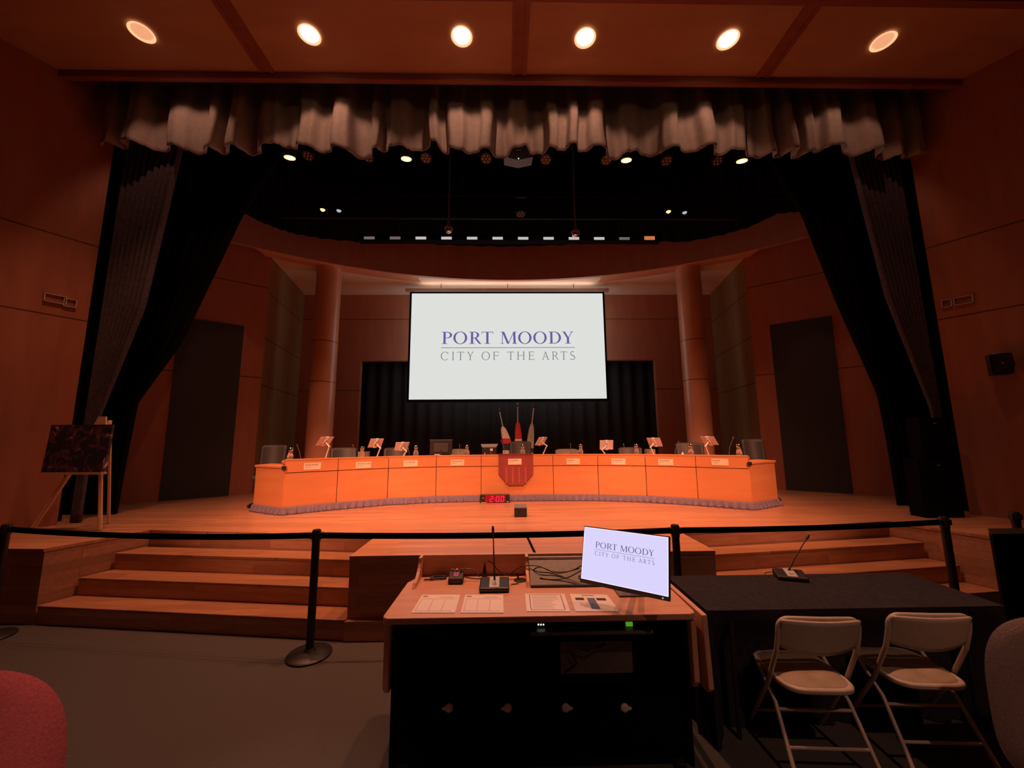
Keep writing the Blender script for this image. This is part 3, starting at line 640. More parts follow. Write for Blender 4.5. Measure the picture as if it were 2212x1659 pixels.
# ---- things on the council table
def tablet(px, py, yaw, tilt, label, back=0.3):
    p = on_dais(px, back, py); z = zat(px, py, p)
    base = on_dais(px+(8 if yaw > 0 else -3)*0, back+0.05)
    t = thing('tablet_on_arm', label, 'tablet', (p.x, p.y, ZDESK), 0, 'tablets on curved arms along the council table')
    h = z-ZDESK; s = 1 if yaw >= 0 else -1; R = Matrix.Rotation(math.radians(yaw), 4, 'Z') @ Matrix.Rotation(math.radians(tilt), 4, 'X')
    R.translation = Vector((0, 0, h))
    MB().box(-0.118, 0.118, -0.004, 0.004, -0.09, 0.09).xf(R).build('tablet', 'tablet', t, bevel=0.004)
    MB().box(-0.110, 0.110, 0.0042, 0.005, -0.077, 0.077).xf(R).build('screen', 'plastic', t)
    MB().box(-0.026, 0.026, -0.016, 0.007, -0.094, -0.068).xf(R).build('clamp', 'white', t, bevel=0.006)
    MB().box(-0.026, 0.026, -0.016, 0.007, 0.068, 0.094).xf(R).build('clamp', 'white', t, bevel=0.006)
    m = MB(); m.tube([(0, -0.014, -0.07), (-0.03, -0.018, -0.03), (-0.026, -0.02, 0.02), (0, -0.016, 0.07)], 0.012, 6)
    m.tube([(0, -0.014, -0.07), (0.02, -0.018, -0.03), (0.02, -0.02, 0.02), (0, -0.016, 0.07)], 0.01, 6)
    m.xf(R).build('holder', 'white', t, smooth=True)
    c = R @ Vector((0, -0.02, 0)); k = Vector((s*0.095, -0.05, h-0.085)); ft = Vector((s*0.02, 0.0, 0.012))
    MB().tube([c, k], 0.010, 8).build('upper_arm', 'white', t, smooth=True)
    MB().tube([k, ft], 0.010, 8).build('lower_arm', 'white', t, smooth=True)
    MB().lathe([(0.014, -0.012), (0.014, 0.012)], c=k, axis=(1, 0, 0), n=10).build('elbow', 'white', t)
    MB().lathe([(0.055, 0.0), (0.055, 0.008), (0.02, 0.014)], c=(ft.x, 0, 0), n=16).build('foot', 'white', t, smooth=True)
tablet(702, 953, 62, 42, 'pale tablet on an arm at the far left of the council table')
tablet(812, 957, 44, 35, 'pale tablet on an arm, second from the left end of the council table')
tablet(868, 964, 30, 38, 'pale tablet on an arm leaning in front of the third chair back')
tablet(1169, 953, 44, 36, 'pale tablet on an arm just right of the maroon shield')
tablet(1310, 961, -6, 22, 'upright pale tablet facing straight ahead, right half of the council table')
tablet(1414, 955, -44, 36, 'pale tablet on an arm, second from the right end of the council table')
tablet(1532, 952, -60, 42, 'pale tablet on an arm at the far right of the council table')

def carafe_proto():
    t = thing('water_carafe', '', 'carafe', (0, 0, 0), 0, 'glass carafes along the council table')
    MB().lathe([(0.042, 0), (0.046, 0.01), (0.046, 0.07), (0.036, 0.11), (0.027, 0.14), (0.030, 0.165)], n=20).build('body', 'glass', t, smooth=True)
    MB().lathe([(0.026, 0.150), (0.034, 0.166), (0.036, 0.19), (0.030, 0.205), (0.01, 0.21)], n=20).build('stopper', 'chrome', t, smooth=True)
    return t
cp = carafe_proto(); first = True
for px, back, l in ((629, 0.22, 'glass carafe at the left end of the council table'), (783, 0.22, 'glass carafe in front of the left small box'), (899, 0.28, 'glass carafe between the third tablet and the black monitor'),
                    (1009, 0.28, 'glass carafe just right of the black monitor'), (1129, 0.26, 'glass carafe above the maroon shield'), (1254, 0.26, 'glass carafe on the first section right of the shield'),
                    (1374, 0.26, 'glass carafe left of the right small box'), (1491, 0.24, 'glass carafe in front of the chair beside the right column'), (1595, 0.22, 'glass carafe at the right end of the council table')):
    p = on_dais(px, back); loc = (p.x, p.y, ZDESK)
    if first: cp.location = loc; cp['label'] = l; first = False
    else: dup(cp, l, loc)
def gooseneck(px0, px1, ytip, label, back=0.3):
    p = on_dais(px0, back); q_ = on_dais(px1, back); z = zat(px1, ytip, q_)
    t = thing('gooseneck_microphone', label, 'microphone', (p.x, p.y, ZDESK), 0, 'thin microphones along the council table')
    d = q_-p; MB().box(-0.05, 0.05, -0.05, 0.05, 0, 0.02).build('base', 'plastic', t, bevel=0.005)
    e_ = Vector((d.x, d.y-0.02, z-ZDESK)); MB().tube([(0, 0, 0.02), (e_.x*0.35, e_.y*0.2, e_.z*0.5), e_*0.93], 0.0045, 6).build('stem', 'grey', t, smooth=True)
    MB().tube([e_*0.90, e_], [0.008, 0.009], 8).build('microphone_head', 'grey', t, smooth=True)
for a in ((652, 643, 960, 'thin microphone right of the leftmost carafe'), (770, 763, 960, 'thin microphone left of the small box, left half'), (885, 882, 963, 'thin microphone beside the third tablet'),
          (994, 993, 960, 'thin microphone behind the small screen left of centre'), (1092, 1082, 950, 'thin microphone leaning beside the flags'), (1233, 1232, 958, 'thin microphone left of the carafe right of centre'),
          (1349, 1346, 958, 'thin microphone right of the upright tablet'), (1456, 1465, 953, 'long thin microphone leaning right near the third chair from the right'), (1572, 1584, 943, 'long thin microphone at the right end of the council table')):
    gooseneck(*a)
def boxy(name, cat, px, w_, h_, d_, mat, label, back=0.3):
    p = on_dais(px, back); return tag(MB().box(p.x-w_/2, p.x+w_/2, p.y-d_/2, p.y+d_/2, ZDESK, ZDESK+h_).build(name, mat, bevel=0.004), label, cat)
boxy('tissue_box', 'box', 787, 0.16, 0.115, 0.12, 'seatpad', 'small tan box behind the left carafe', 0.42)
boxy('tissue_box', 'box', 1403, 0.15, 0.115, 0.12, 'seatpad', 'small tan box under the second tablet from the right', 0.42)
p = on_dais(1473, 0.2)
tag(MB().lathe([(0.03, 0), (0.025, 0.03), (0.006, 0.075)], c=(p.x, p.y, ZDESK), n=7).build('folded_tissue', 'white'), 'small white peaked tissue near the right microphone', 'tissue')
# black monitor seen from behind
p = on_dais(953, 0.35)
t = thing('desk_monitor', 'black monitor seen from behind on the left half of the council table', 'monitor', (p.x, p.y, ZDESK), math.radians(6))
MB().box(-0.20, 0.20, -0.012, 0.012, 0.045, 0.30).build('panel', 'plastic', t, bevel=0.006)
MB().box(-0.13, 0.13, -0.028, -0.012, 0.08, 0.24).build('back_cover', 'leather', t, bevel=0.01)
MB().box(-0.205, 0.205, -0.016, 0.016, 0.298, 0.306).build('top_edge', 'grey', t)
MB().box(-0.02, 0.02, -0.03, 0.0, 0.01, 0.12).build('stand_neck', 'plastic', t)
MB().box(-0.10, 0.10, -0.08, 0.06, 0, 0.012).build('stand_base', 'plastic', t, bevel=0.004)
p = on_dais(945, 0.16)
t = thing('card_holder', 'small bright plastic holder in front of the black monitor', 'holder', (p.x, p.y, ZDESK))
MB().box(-0.05, 0.04, -0.012, 0.012, 0.045, 0.056).build('top_bar', 'white', t); MB().box(0.03, 0.042, -0.012, 0.012, 0, 0.045).build('post', 'white', t); MB().box(-0.055, 0.055, -0.02, 0.02, 0, 0.004).build('base', 'white', t)
for px, l in ((953, 'tiny white cup in front of the black monitor'), (960, 'tiny pale bottle cap right of the tiny cup')):
    p = on_dais(px+ (0 if px < 955 else 2), 0.17); tag(MB().lathe([(0.012, 0), (0.013, 0.04 if px < 955 else 0.028)], c=(p.x, p.y, ZDESK), n=12).build('small_cup', 'white'), l, 'cup')
# small light chair-like screen right of the monitor, and the black printer
p = on_dais(1057, 0.36)
t = thing('desktop_printer', 'black boxy machine with a pale lid and small orange label left of the flags', 'printer', (p.x, p.y, ZDESK))
MB().box(-0.13, 0.13, -0.10, 0.10, 0, 0.165).build('body', 'plastic', t, bevel=0.01)
MB().slab([(-0.13, -0.09, 0.167), (0.13, -0.09, 0.167), (0.16, 0.05, 0.215), (-0.16, 0.05, 0.215)], (0, 0.005, 0.006)).build('lid', 'seatpad', t)
MB().box(0.02, 0.065, -0.105, -0.10, 0.10, 0.14).build('label_plate', 'card', t)
p = on_dais(1062, 0.18)
t = thing('desk_microphone', 'low black desk gadget with a small highlight in front of the printer', 'gadget', (p.x, p.y, ZDESK))
MB().lathe([(0.06, 0), (0.055, 0.02), (0.03, 0.045), (0.01, 0.05)], n=16).build('base', 'plastic', t, smooth=True); MB().lathe([(0.008, 0.05), (0.01, 0.075)], c=(-0.01, 0, 0), n=10).build('knob', 'chrome', t)
p = on_dais(1047, 0.1); tag(MB().tube([(p.x-0.004, p.y, ZDESK), (p.x+0.004, p.y, ZDESK+0.075)], 0.006, 8).build('white_pen', 'white'), 'short white pen standing left of the maroon shield', 'pen')

# ---- chairs behind the table
def chair(px, ytop, wpx, label, mat='leather', back=0.95, yaw=0):
    p = on_dais(px, back); z = zat(px, ytop, p); wd = wpx/F*p.y
    t = thing('council_chair', label, 'chair', (p.x, p.y, S), math.radians(yaw), 'black chairs behind the council table'); H = z-S
    def bf(u, v):
        a = (u-0.5)*2; return (a*wd/2*(0.94+0.06*v), 0.05*(1-a*a)-0.02+0.10*v, 0.52+(H-0.52)*v - 0.02*abs(a)**6*v)
    MB().grid(bf, 12, 10).build('backrest', mat, t, smooth=True, solid=0.05)
    MB().box(-wd/2+0.02, wd/2-0.02, -0.48, -0.02, 0.42, 0.50).build('seat', mat, t, bevel=0.03, smooth=True)
    for s in ((-1, 1) if abs(yaw) < 18 or wpx < 44 and abs(yaw) < 18 else ()):
        MB().tube([(s*(wd/2+0.01), -0.02, 0.48), (s*(wd/2+0.02), -0.05, 0.66), (s*(wd/2+0.02), -0.32, 0.66), (s*(wd/2-0.01), -0.36, 0.46)], 0.016, 6).build('armrest', 'plastic', t, smooth=True)
    MB().tube([(0, -0.24, 0.08), (0, -0.24, 0.42)], 0.028, 8).build('gas_post', 'darkmetal', t)
    for k in range(5):
        a = k*2*PI/5; MB().tube([(0, -0.24, 0.09), (0.22*math.cos(a), -0.24+0.22*math.sin(a), 0.055)], [0.022, 0.015], 6).build('base_arm', 'plastic', t)
        MB().lathe([(0.028, -0.02), (0.028, 0.02)], c=(0.22*math.cos(a), -0.24+0.22*math.sin(a), 0.028), axis=(-math.sin(a), math.cos(a), 0), n=10).build('caster', 'plastic', t)
chair(590, 961, 46, 'black leather chair at the far left end of the council table', yaw=18, back=1.0)
chair(743, 967, 50, 'black chair back behind the leftmost tablet', yaw=20)
chair(853, 967, 44, 'black chair back behind the third tablet', yaw=12)
chair(992, 970, 34, 'low chair back right of the black monitor', 'seatpad', yaw=4)
chair(1124, 953, 44, 'taller brown-grey chair in front of the flags', yaw=0)
chair(1225, 970, 48, 'low chair back left of the carafe right of centre', 'seatpad', yaw=-4)
chair(1361, 966, 48, 'black chair back left of the right small box', yaw=-14)
chair(1490, 956, 54, 'black chair back in front of the right column', yaw=-20)
chair(1629, 948, 40, 'black leather chair at the far right end of the council table', yaw=-18, back=1.0)

# ---- flags
def flag(p_top, p_bot, w0, w1, bands, label, Y):
    a = atY(*p_top, Y); b = atY(*p_bot, Y); t = thing('flag_on_pole', label, 'flag', (b.x, Y, S)); zb = S
    k = (b-a)/(b.z-a.z); foot = a+k*(S+0.04-a.z); foot.y = Y
    L_ = lambda p: Vector((p.x-b.x, 0, p.z-S))
    MB().tube([L_(foot), L_(a)], 0.012, 8).build('pole', 'silver', t)
    MB().lathe([(0.14, 0), (0.14, 0.02), (0.03, 0.05)], c=(L_(foot).x, 0, 0), n=20).build('base', 'darkmetal', t, smooth=True)
    MB().lathe([(0.016, 0), (0.02, 0.03), (0.004, 0.10)], c=L_(a), n=10).build('finial', 'chrome', t)
    ax = (L_(foot)-L_(a)); ln = ax.length; st = 0.14*ln
    prev = 0.0
    for f1, mat in bands:
        f0_ = prev; prev = f1
        def fn(u, v, f0_=f0_, f1=f1):
            f = f0_+(f1-f0_)*v; c = L_(a)+ax*((0.20+0.62*f)); wd = w0+(w1-w0)*math.sqrt(f); an = u*2*PI
            r = wd/2*(1+0.18*math.sin(3*an+f*5)); return c+Vector((math.cos(an)*r, math.sin(an)*r*0.6, 0))
        MB().grid(fn, 24, 6).build('flag_cloth', mat, t, smooth=True)
flag((1079, 889), (1100, 985), 0.04, 0.30, [(0.25, 'flagwhite'), (0.36, 'flagred'), (0.5, 'flagblue'), (0.62, 'flagwhite'), (0.72, 'flagblue'), (0.85, 'flagwhite'), (1, 'flagblue')], 'leaning dark flag with white and red bands, leftmost of three', 8.1)
flag((1118, 878), (1119, 985), 0.05, 0.22, [(0.34, 'flagred'), (1, 'flagwhite')], 'red and white flag on the middle pole', 8.3)
flag((1153, 881), (1141, 985), 0.04, 0.22, [(0.5, 'flaggreen'), (0.58, 'flagblue'), (1, 'flaggreen')], 'pale green flag leaning on the rightmost pole', 8.1)

# ---- clock and floor box
c0 = atZ(1037, 1086, S); c1 = atZ(1101, 1086, S); cw = c1.x-c0.x; cxx = (c0.x+c1.x)/2; cyy = 6.58; ch_ = cw*0.275
t = thing('countdown_clock', 'black digital clock showing 2:00 in pink-red digits on the stage floor', 'clock', (cxx, cyy, S))
MB().box(-cw/2, cw/2, 0, 0.07, 0, ch_).build('case', 'plastic', t, bevel=0.004)
MB().box(-cw*0.33, cw*0.36, -0.003, 0.0, ch_*0.08, ch_*0.94).build('display_window', 'redglass', t)
def seven(mb, x, z, w_, h_, segs, th, y=-0.005, sl=0.12):
    def P_(a, b): return (x+a*w_+sl*b*h_, y, z+b*h_)
    S7 = {'a': ((0, 1), (1, 1)), 'b': ((1, .5), (1, 1)), 'c': ((1, 0), (1, .5)), 'd': ((0, 0), (1, 0)), 'e': ((0, 0), (0, .5)), 'f': ((0, .5), (0, 1)), 'g': ((0, .5), (1, .5))}
    for s in segs:
        a, b = S7[s]; pa, pb = Vector(P_(*a)), Vector(P_(*b)); d = (pb-pa).normalized(); nn = Vector((-d.z, 0, d.x))*th/2; pa += d*th*0.3; pb -= d*th*0.3
        mb.slab([pa+nn, pb+nn, pb-nn, pa-nn], (0, -0.001, 0))
m = MB(); dh = ch_*0.62; dw = dh*0.52; z0 = ch_*0.18; th = dh*0.10
seven(m, -cw*0.165, z0, dw, dh, 'abged', th); seven(m, cw*0.045, z0, dw, dh, 'abcdef', th); seven(m, cw*0.20, z0, dw, dh, 'abcdef', th)
for zz in (0.28, 0.66): m.box(cw*0.0+zz*0.006-0.004, cw*0.0+zz*0.006+0.005, -0.006, -0.005, z0+dh*zz-0.004, z0+dh*zz+0.006)
m.build('digits', 'ledred', t)
m = MB(); m.box(-cw*0.40, -cw*0.38, -0.006, 0, ch_*0.55, ch_*0.66); m.box(cw*0.41, cw*0.46, -0.003, 0, ch_*0.10, ch_*0.18); m.box(-cw*0.46, -cw*0.26, -0.003, 0, ch_*0.05, ch_*0.10); m.build('indicator_marks', 'card', t)
p = atZ(1125, 1118, S)
t = thing('floor_box', 'small black box with a grey top on the stage floor below the shield board', 'box', (p.x, p.y+0.02, S))
MB().slab([(-0.085, 0, 0.012), (-0.085, 0, 0.12), (0.085, 0, 0.12), (0.085, 0, 0.012)], (0, 0.14, 0)).build('case', 'plastic', t, bevel=0.004)
MB().slab([(-0.085, 0.0, 0.121), (0.085, 0.0, 0.121), (0.085, 0.14, 0.145), (-0.085, 0.14, 0.145)], (0, 0, 0.006)).build('lid', 'grey', t)
for s in (-1, 1): MB().box(s*0.07-0.01, s*0.07+0.01, 0.02, 0.12, 0, 0.012).build('foot', 'plastic', t)
# speakers on the right of the stage
spx = [atY(q_, 1095, 5.1).x for q_ in (1990, 2074)]
for x0, x1, y0, y1, z0, z1, l in ((spx[0], spx[1], 5.06, 5.26, S, 1.45, 'large black loudspeaker cabinet on the stage floor at the right'), (spx[0]+0.12, spx[1], 5.08, 5.26, 1.452, 2.0, 'black loudspeaker standing on top of the large cabinet at the right')):
    t = thing('loudspeaker', l, 'loudspeaker', ((x0+x1)/2, y0, z0)); w_ = (x1-x0)/2; h_ = z1-z0
    MB().box(-w_, w_, 0, y1-y0, 0.0, h_).build('cabinet', 'black', t, bevel=0.01)
    MB().box(-w_+0.025, w_-0.025, -0.012, -0.001, 0.03, h_-0.03).build('grille', 'velour', t, bevel=0.005)
    MB().box(-0.02, 0.02, -0.016, -0.012, h_-0.08, h_-0.07).build('badge', 'silver', t)

# ---- easel with painting
t = thing('wooden_easel', 'pale wooden easel standing on the left of the stage', 'easel', (-5.08, 4.92, S))
e0 = atZ(66, 1150, S); e1 = atZ(219, 1137, S)
MB().tube([(e0.x+5.08, e0.y-4.92, 0.01), (-0.22, -0.04, 0.66), (-0.06, 0.10, 1.32)], 0.022, 6).build('leg', 'easel', t)
MB().tube([(0.22, -0.02, 0.01), (0.16, -0.04, 0.66), (0.04, 0.10, 1.32)], 0.022, 6).build('leg', 'easel', t)
MB().tube([(-0.06, 0.36, 0.01), (0.01, 0.16, 1.1)], 0.018, 6).build('back_leg', 'easel', t)
MB().slab([(-0.09, 0.02, 1.22), (0.08, 0.02, 1.22), (0.05, 0.03, 1.37), (-0.04, 0.03, 1.37)], (0, 0.02, 0)).build('top_clamp', 'easel', t)
MB().box(-0.36, 0.22, -0.10, -0.03, 0.665, 0.69).build('canvas_ledge', 'easel', t)
t = thing('canvas_painting', 'dark abstract painting with pale flecks resting on the easel', 'painting', (-5.08, 4.83, S+0.695))
MB().slab([(-0.50, 0, 0), (0.24, 0, 0), (0.24, 0.03, 0.57), (-0.50, 0.03, 0.57)], (0, 0.03, 0)).build('canvas', 'painting', t)

# ---- wall fixtures
def on_wall(px, py, side):
    P0 = (WLX, WY) if side < 0 else (WRX, WY); dr = (0.51, 0.86) if side < 0 else (-0.51, 0.86); d = ray(px, py); nx, ny = dr[1], -dr[0]
    k = (P0[0]*nx+P0[1]*ny)/(d.x*nx+d.y*ny); return Vector((d.x*k, d.y*k, EYE+d.z*k))
AL = math.atan2(0.86, 0.51); AR = math.atan2(0.86, -0.51)-PI
for px, py, wd, side, l in ((119, 646, 0.20, -1, 'larger pale socket plate high on the left wall'), (150, 655, 0.12, -1, 'narrow pale socket plate nearest the curtain on the left wall'),
                        (2046, 656, 0.10, 1, 'small socket plate nearest the curtain on the right wall'), (2082, 649, 0.18, 1, 'wider socket plate high on the right wall')):
    p = on_wall(px, py, side); t = thing('wall_plate', l, 'wall plate', p, AL if side < 0 else AR)
    y0 = -0.03 if side < 0 else -0.03
    m = MB(); h_ = 0.055; m.box(-wd/2, wd/2, -0.03, 0.0, h_-0.008, h_); m.box(-wd/2, wd/2, -0.03, 0, -h_, -h_+0.008); m.box(-wd/2, -wd/2+0.01, -0.03, 0, -h_, h_); m.box(wd/2-0.01, wd/2, -0.03, 0, -h_, h_)
    m.build('frame', 'silver', t); MB().box(-wd/2+0.01, wd/2-0.01, -0.006, 0, -h_+0.008, h_-0.008).build('recess', 'ceiltrim', t)
p = on_wall(2150, 790, 1); t = thing('wall_loudspeaker', 'small black loudspeaker mounted on the right wall', 'loudspeaker', p, AR+0.35)
MB().slab([(-0.10, -0.22, 0.13), (0.10, -0.22, 0.13), (0.10, -0.26, -0.02), (0.09, -0.20, -0.14), (-0.09, -0.20, -0.14), (-0.10, -0.26, -0.02)], (0, 0.14, 0)).build('cabinet', 'plastic', t, bevel=0.01)
MB().tube([(0, 0.0, 0.05), (0, -0.12, 0.05)], 0.02, 8).build('bracket', 'darkmetal', t)
MB().box(-0.03, 0.03, -0.2, -0.12, 0.135, 0.15).build('top_bracket', 'silver', t)
MB().lathe([(0.008, 0), (0.006, 0.01)], c=(0, -0.262, 0.0), axis=(0, -1, 0), n=8).build('badge', 'silver', t)

# ================================================================== STANCHIONS
def stanchion(x, y, label, z0=0.0):
    t = thing('belt_stanchion', label, 'stanchion', (x, y, z0), 0, 'black belt stanchions in front of the stage steps')
    MB().lathe([(0.172, 0), (0.175, 0.012), (0.165, 0.022), (0.05, 0.038), (0.034, 0.06)], n=36).build('base', 'darkmetal', t, smooth=True)
    MB().lathe([(0.032, 0.05), (0.032, 0.90)], n=20).build('post', 'darkmetal', t, smooth=True)
    MB().lathe([(0.036, 0.90), (0.037, 0.985), (0.03, 1.0), (0.01, 1.003)], n=20).build('belt_head', 'plastic', t, smooth=True)
    m = MB()
    for a in (0, PI): m.box(0.03*math.cos(a)-0.012+(0.012 if a == 0 else -0.012), 0.03*math.cos(a)+0.012+(0.012 if a == 0 else -0.012), -0.02, 0.02, 0.925, 0.975)
    m.build('belt_clip', 'plastic', t, bevel=0.003)
    return t
SP = [(-4.72, 3.88), (-1.63, 3.50), (1.50, 3.52), (4.16, 3.72), (5.12, 3.92)]
SLB = ['leftmost belt stanchion, beside the end of the left steps', 'belt stanchion with a visible round base in front of the left steps', 'belt stanchion behind the white monitor',
       'belt stanchion in front of the right steps', 'belt stanchion at the far right behind the black case']
st = [stanchion(x, y, l) for (x, y), l in zip(SP, SLB)]
for i in range(3):
    a, b = Vector(SP[i]), Vector(SP[i+1]); ln = (b-a).length; u = (b-a)/ln; nn = Vector((-u.y, u.x))
    sag = (0.035, 0.02, 0.015)[i]
    def fn(tt, v, a=a, u=u, ln=ln, sag=sag, o_=SP[i]):
        d = 0.045+(ln-0.09)*tt; p = a+u*d; return (p.x-o_[0], p.y-o_[1], 0.925+0.05*v-sag*4*tt*(1-tt))
    MB().grid(fn, 30, 1).build('belt', 'velour', st[i], solid=0.004)

# ================================================================== LECTERN DESK
TZ = 0.80; X0, X1, Y0, Y1 = -0.68, 1.06, 2.27, 2.95
t = thing('lectern_desk', 'wide beech-topped lectern desk with a black body in the foreground', 'desk', (0, 0, 0))
r = 0.035
tp = [(X0+r, Y0), (X1-r, Y0), (X1-r*0.3, Y0+r*0.3), (X1, Y0+r), (X1+0.01, 2.80), (0.98, 2.95), (-0.60, 2.95), (X0+0.01, 2.80), (X0, Y0+r), (X0+r*0.3, Y0+r*0.3)]
MB().prism(tp, TZ-0.035, TZ).build('tabletop', 'beech', t, bevel=0.006)
# hutch
hz = zat(1030, 1198, (0, 2.93))
MB().box(-0.61, 0.98, 2.925, 2.945, TZ, hz).build('hutch_back', 'beech', t, bevel=0.002)
def cheek(x, y0=2.67):
    pts = [(x, y0, TZ)]; 
    for k in range(9):
        a = PI/2*k/8; pts.append((x, y0+0.03+(0.16)*(math.sin(a)), TZ+0.03+(hz-TZ-0.03)*(1-math.cos(a))))
    pts += [(x, 2.924, hz), (x, 2.924, TZ)]
    return MB().slab(pts, (0.02, 0, 0))
cheek(-0.61).build('hutch_cheek', 'beech', t); cheek(0.14).build('hutch_cheek', 'beech', t)
MB().slab([(0.165, 2.69, TZ+0.006), (0.97, 2.69, TZ+0.006), (0.97, 2.90, hz-0.02), (0.165, 2.90, hz-0.02)], (0, 0.012, -0.010)).build('connector_panel', 'steel', t)
MB().box(0.165, 0.97, 2.885, 2.90, hz-0.028, hz-0.012).build('panel_rail', 'silver', t)
MB().box(0.165, 0.97, 2.668, 2.688, TZ, TZ+0.012).build('tray_lip', 'plastic', t)
MB().lathe([(0.035, 0), (0.036, 0.006), (0.026, 0.008)], c=V(1182, 1233, 2.82), axis=(0, -0.65, 0.75), n=20).build('cable_port', 'plastic', t)
# side leaves
MB().slab([(X0+0.012, Y0+0.02, TZ-0.037), (X0+0.012, Y0+0.02, 0.44), (X0+0.012, Y0+0.05, 0.40), (X0+0.012, 2.75, 0.40), (X0+0.012, 2.75, TZ-0.037)], (0.032, 0, 0)).build('side_panel', 'beech', t, bevel=0.006)
MB().slab([(X1-0.03, Y0+0.02, TZ-0.037), (X1-0.03, Y0+0.02, 0.44), (X1-0.03, Y0+0.05, 0.40), (X1-0.03, 2.75, 0.40), (X1-0.03, 2.75, TZ-0.037)], (0.032, 0, 0)).build('side_panel', 'beech', t, bevel=0.006)
lf = MB().slab([(X1+0.022, Y0-0.01, TZ-0.004), (X1+0.032, Y0-0.01, 0.42), (X1+0.033, Y0+0.02, 0.39), (X1+0.032, 2.78, 0.39), (X1+0.022, 2.78, TZ-0.004)], (0.03, 0, 0.0)).build('drop_leaf', 'beech', t, bevel=0.006)
# body: open rack front
m = MB(); m.box(X0+0.05, X0+0.07, Y0+0.06, 2.72, 0, TZ-0.037); m.box(X1-0.06, X1-0.04, Y0+0.06, 2.72, 0, TZ-0.037)
m.box(X0+0.05, X1-0.04, 2.70, 2.72, 0.0, TZ-0.037); m.box(X0+0.07, X1-0.06, Y0+0.08, 2.70, 0.10, 0.12)
m.build('cabinet_body', 'black', t)
MB().box(X0+0.07, 0.06, Y0+0.10, Y0+0.115, 0.12, TZ-0.05).build('front_door', 'black', t, bevel=0.003)
lip0 = atY(1146, 1370, Y0+0.05); lip1 = atY(1411, 1366, Y0+0.05)
MB().box(lip0.x, lip1.x, Y0+0.045, Y0+0.06, lip0.z-0.008, lip0.z+0.008).build('shelf_lip', 'grey', t, bevel=0.003)
MB().box(lip0.x, lip1.x, Y0+0.06, 2.68, lip0.z-0.006, lip0.z+0.004).build('pullout_shelf', 'plastic', t)
b0 = atY(1210, 1387, Y0+0.16); b1 = atY(1368, 1453, Y0+0.16)
MB().box(b0.x, b1.x, Y0+0.16, Y0+0.165, b1.z, b0.z).build('blanking_panel', 'grey', t)
MB().tube([(b0.x+0.02, Y0+0.14, b1.z+0.02), (b0.x+0.09, Y0+0.13, b1.z+0.07), (b0.x+0.04, Y0+0.13, b0.z-0.02), (b0.x+0.15, Y0+0.13, b0.z-0.05), (b0.x+0.26, Y0+0.14, b0.z+0.0)], 0.006, 6).build('hanging_cable', 'plastic', t, smooth=True)
MB().box(b0.x, b1.x+0.08, Y0+0.12, Y0+0.30, lip0.z+0.012, TZ-0.06).build('rack_unit', 'plastic', t, bevel=0.003)
g0 = atY(1352, 1344, Y0+0.115); g1 = atY(1367, 1358, Y0+0.115)
MB().box(g0.x, g1.x, Y0+0.112, Y0+0.1195, g1.z, g0.z).build('green_light', 'greenled', t)
for k in range(3):
    p = atY(1163+5.5*k, 1349, Y0+0.115); MB().lathe([(0.0045, 0), (0.004, 0.004)], c=p, axis=(0, -1, 0), n=8).build('indicator_light', 'whiteled', t)
for k, (px, s) in enumerate(((970, -1), (1097, -1), (1222, 1), (1349, 1))):
    p = atY(px, 1528, Y0+0.085)
    MB().lathe([(0.022, 0), (0.022, 0.008), (0.012, 0.014)], c=p, axis=(0, -1, 0), n=16).slab([(p.x+s*0.0, p.y-0.003, p.z+0.014), (p.x+s*0.038, p.y-0.003, p.z+0.004), (p.x+s*0.038, p.y-0.003, p.z-0.006), (p.x, p.y-0.003, p.z-0.014)], (0, -0.006, 0)).build('latch_knob', 'white', t)
MB().box(X0+0.07, X1-0.06, Y0+0.085, Y0+0.10, 0.0, 0.34).build('kick_panel', 'black', t)
for x_ in (X0+0.12, X1-0.12):
    MB().box(x_-0.03, x_+0.03, Y0+0.04, 2.76, 0.0, 0.03).build('foot', 'darkmetal', t, bevel=0.004)

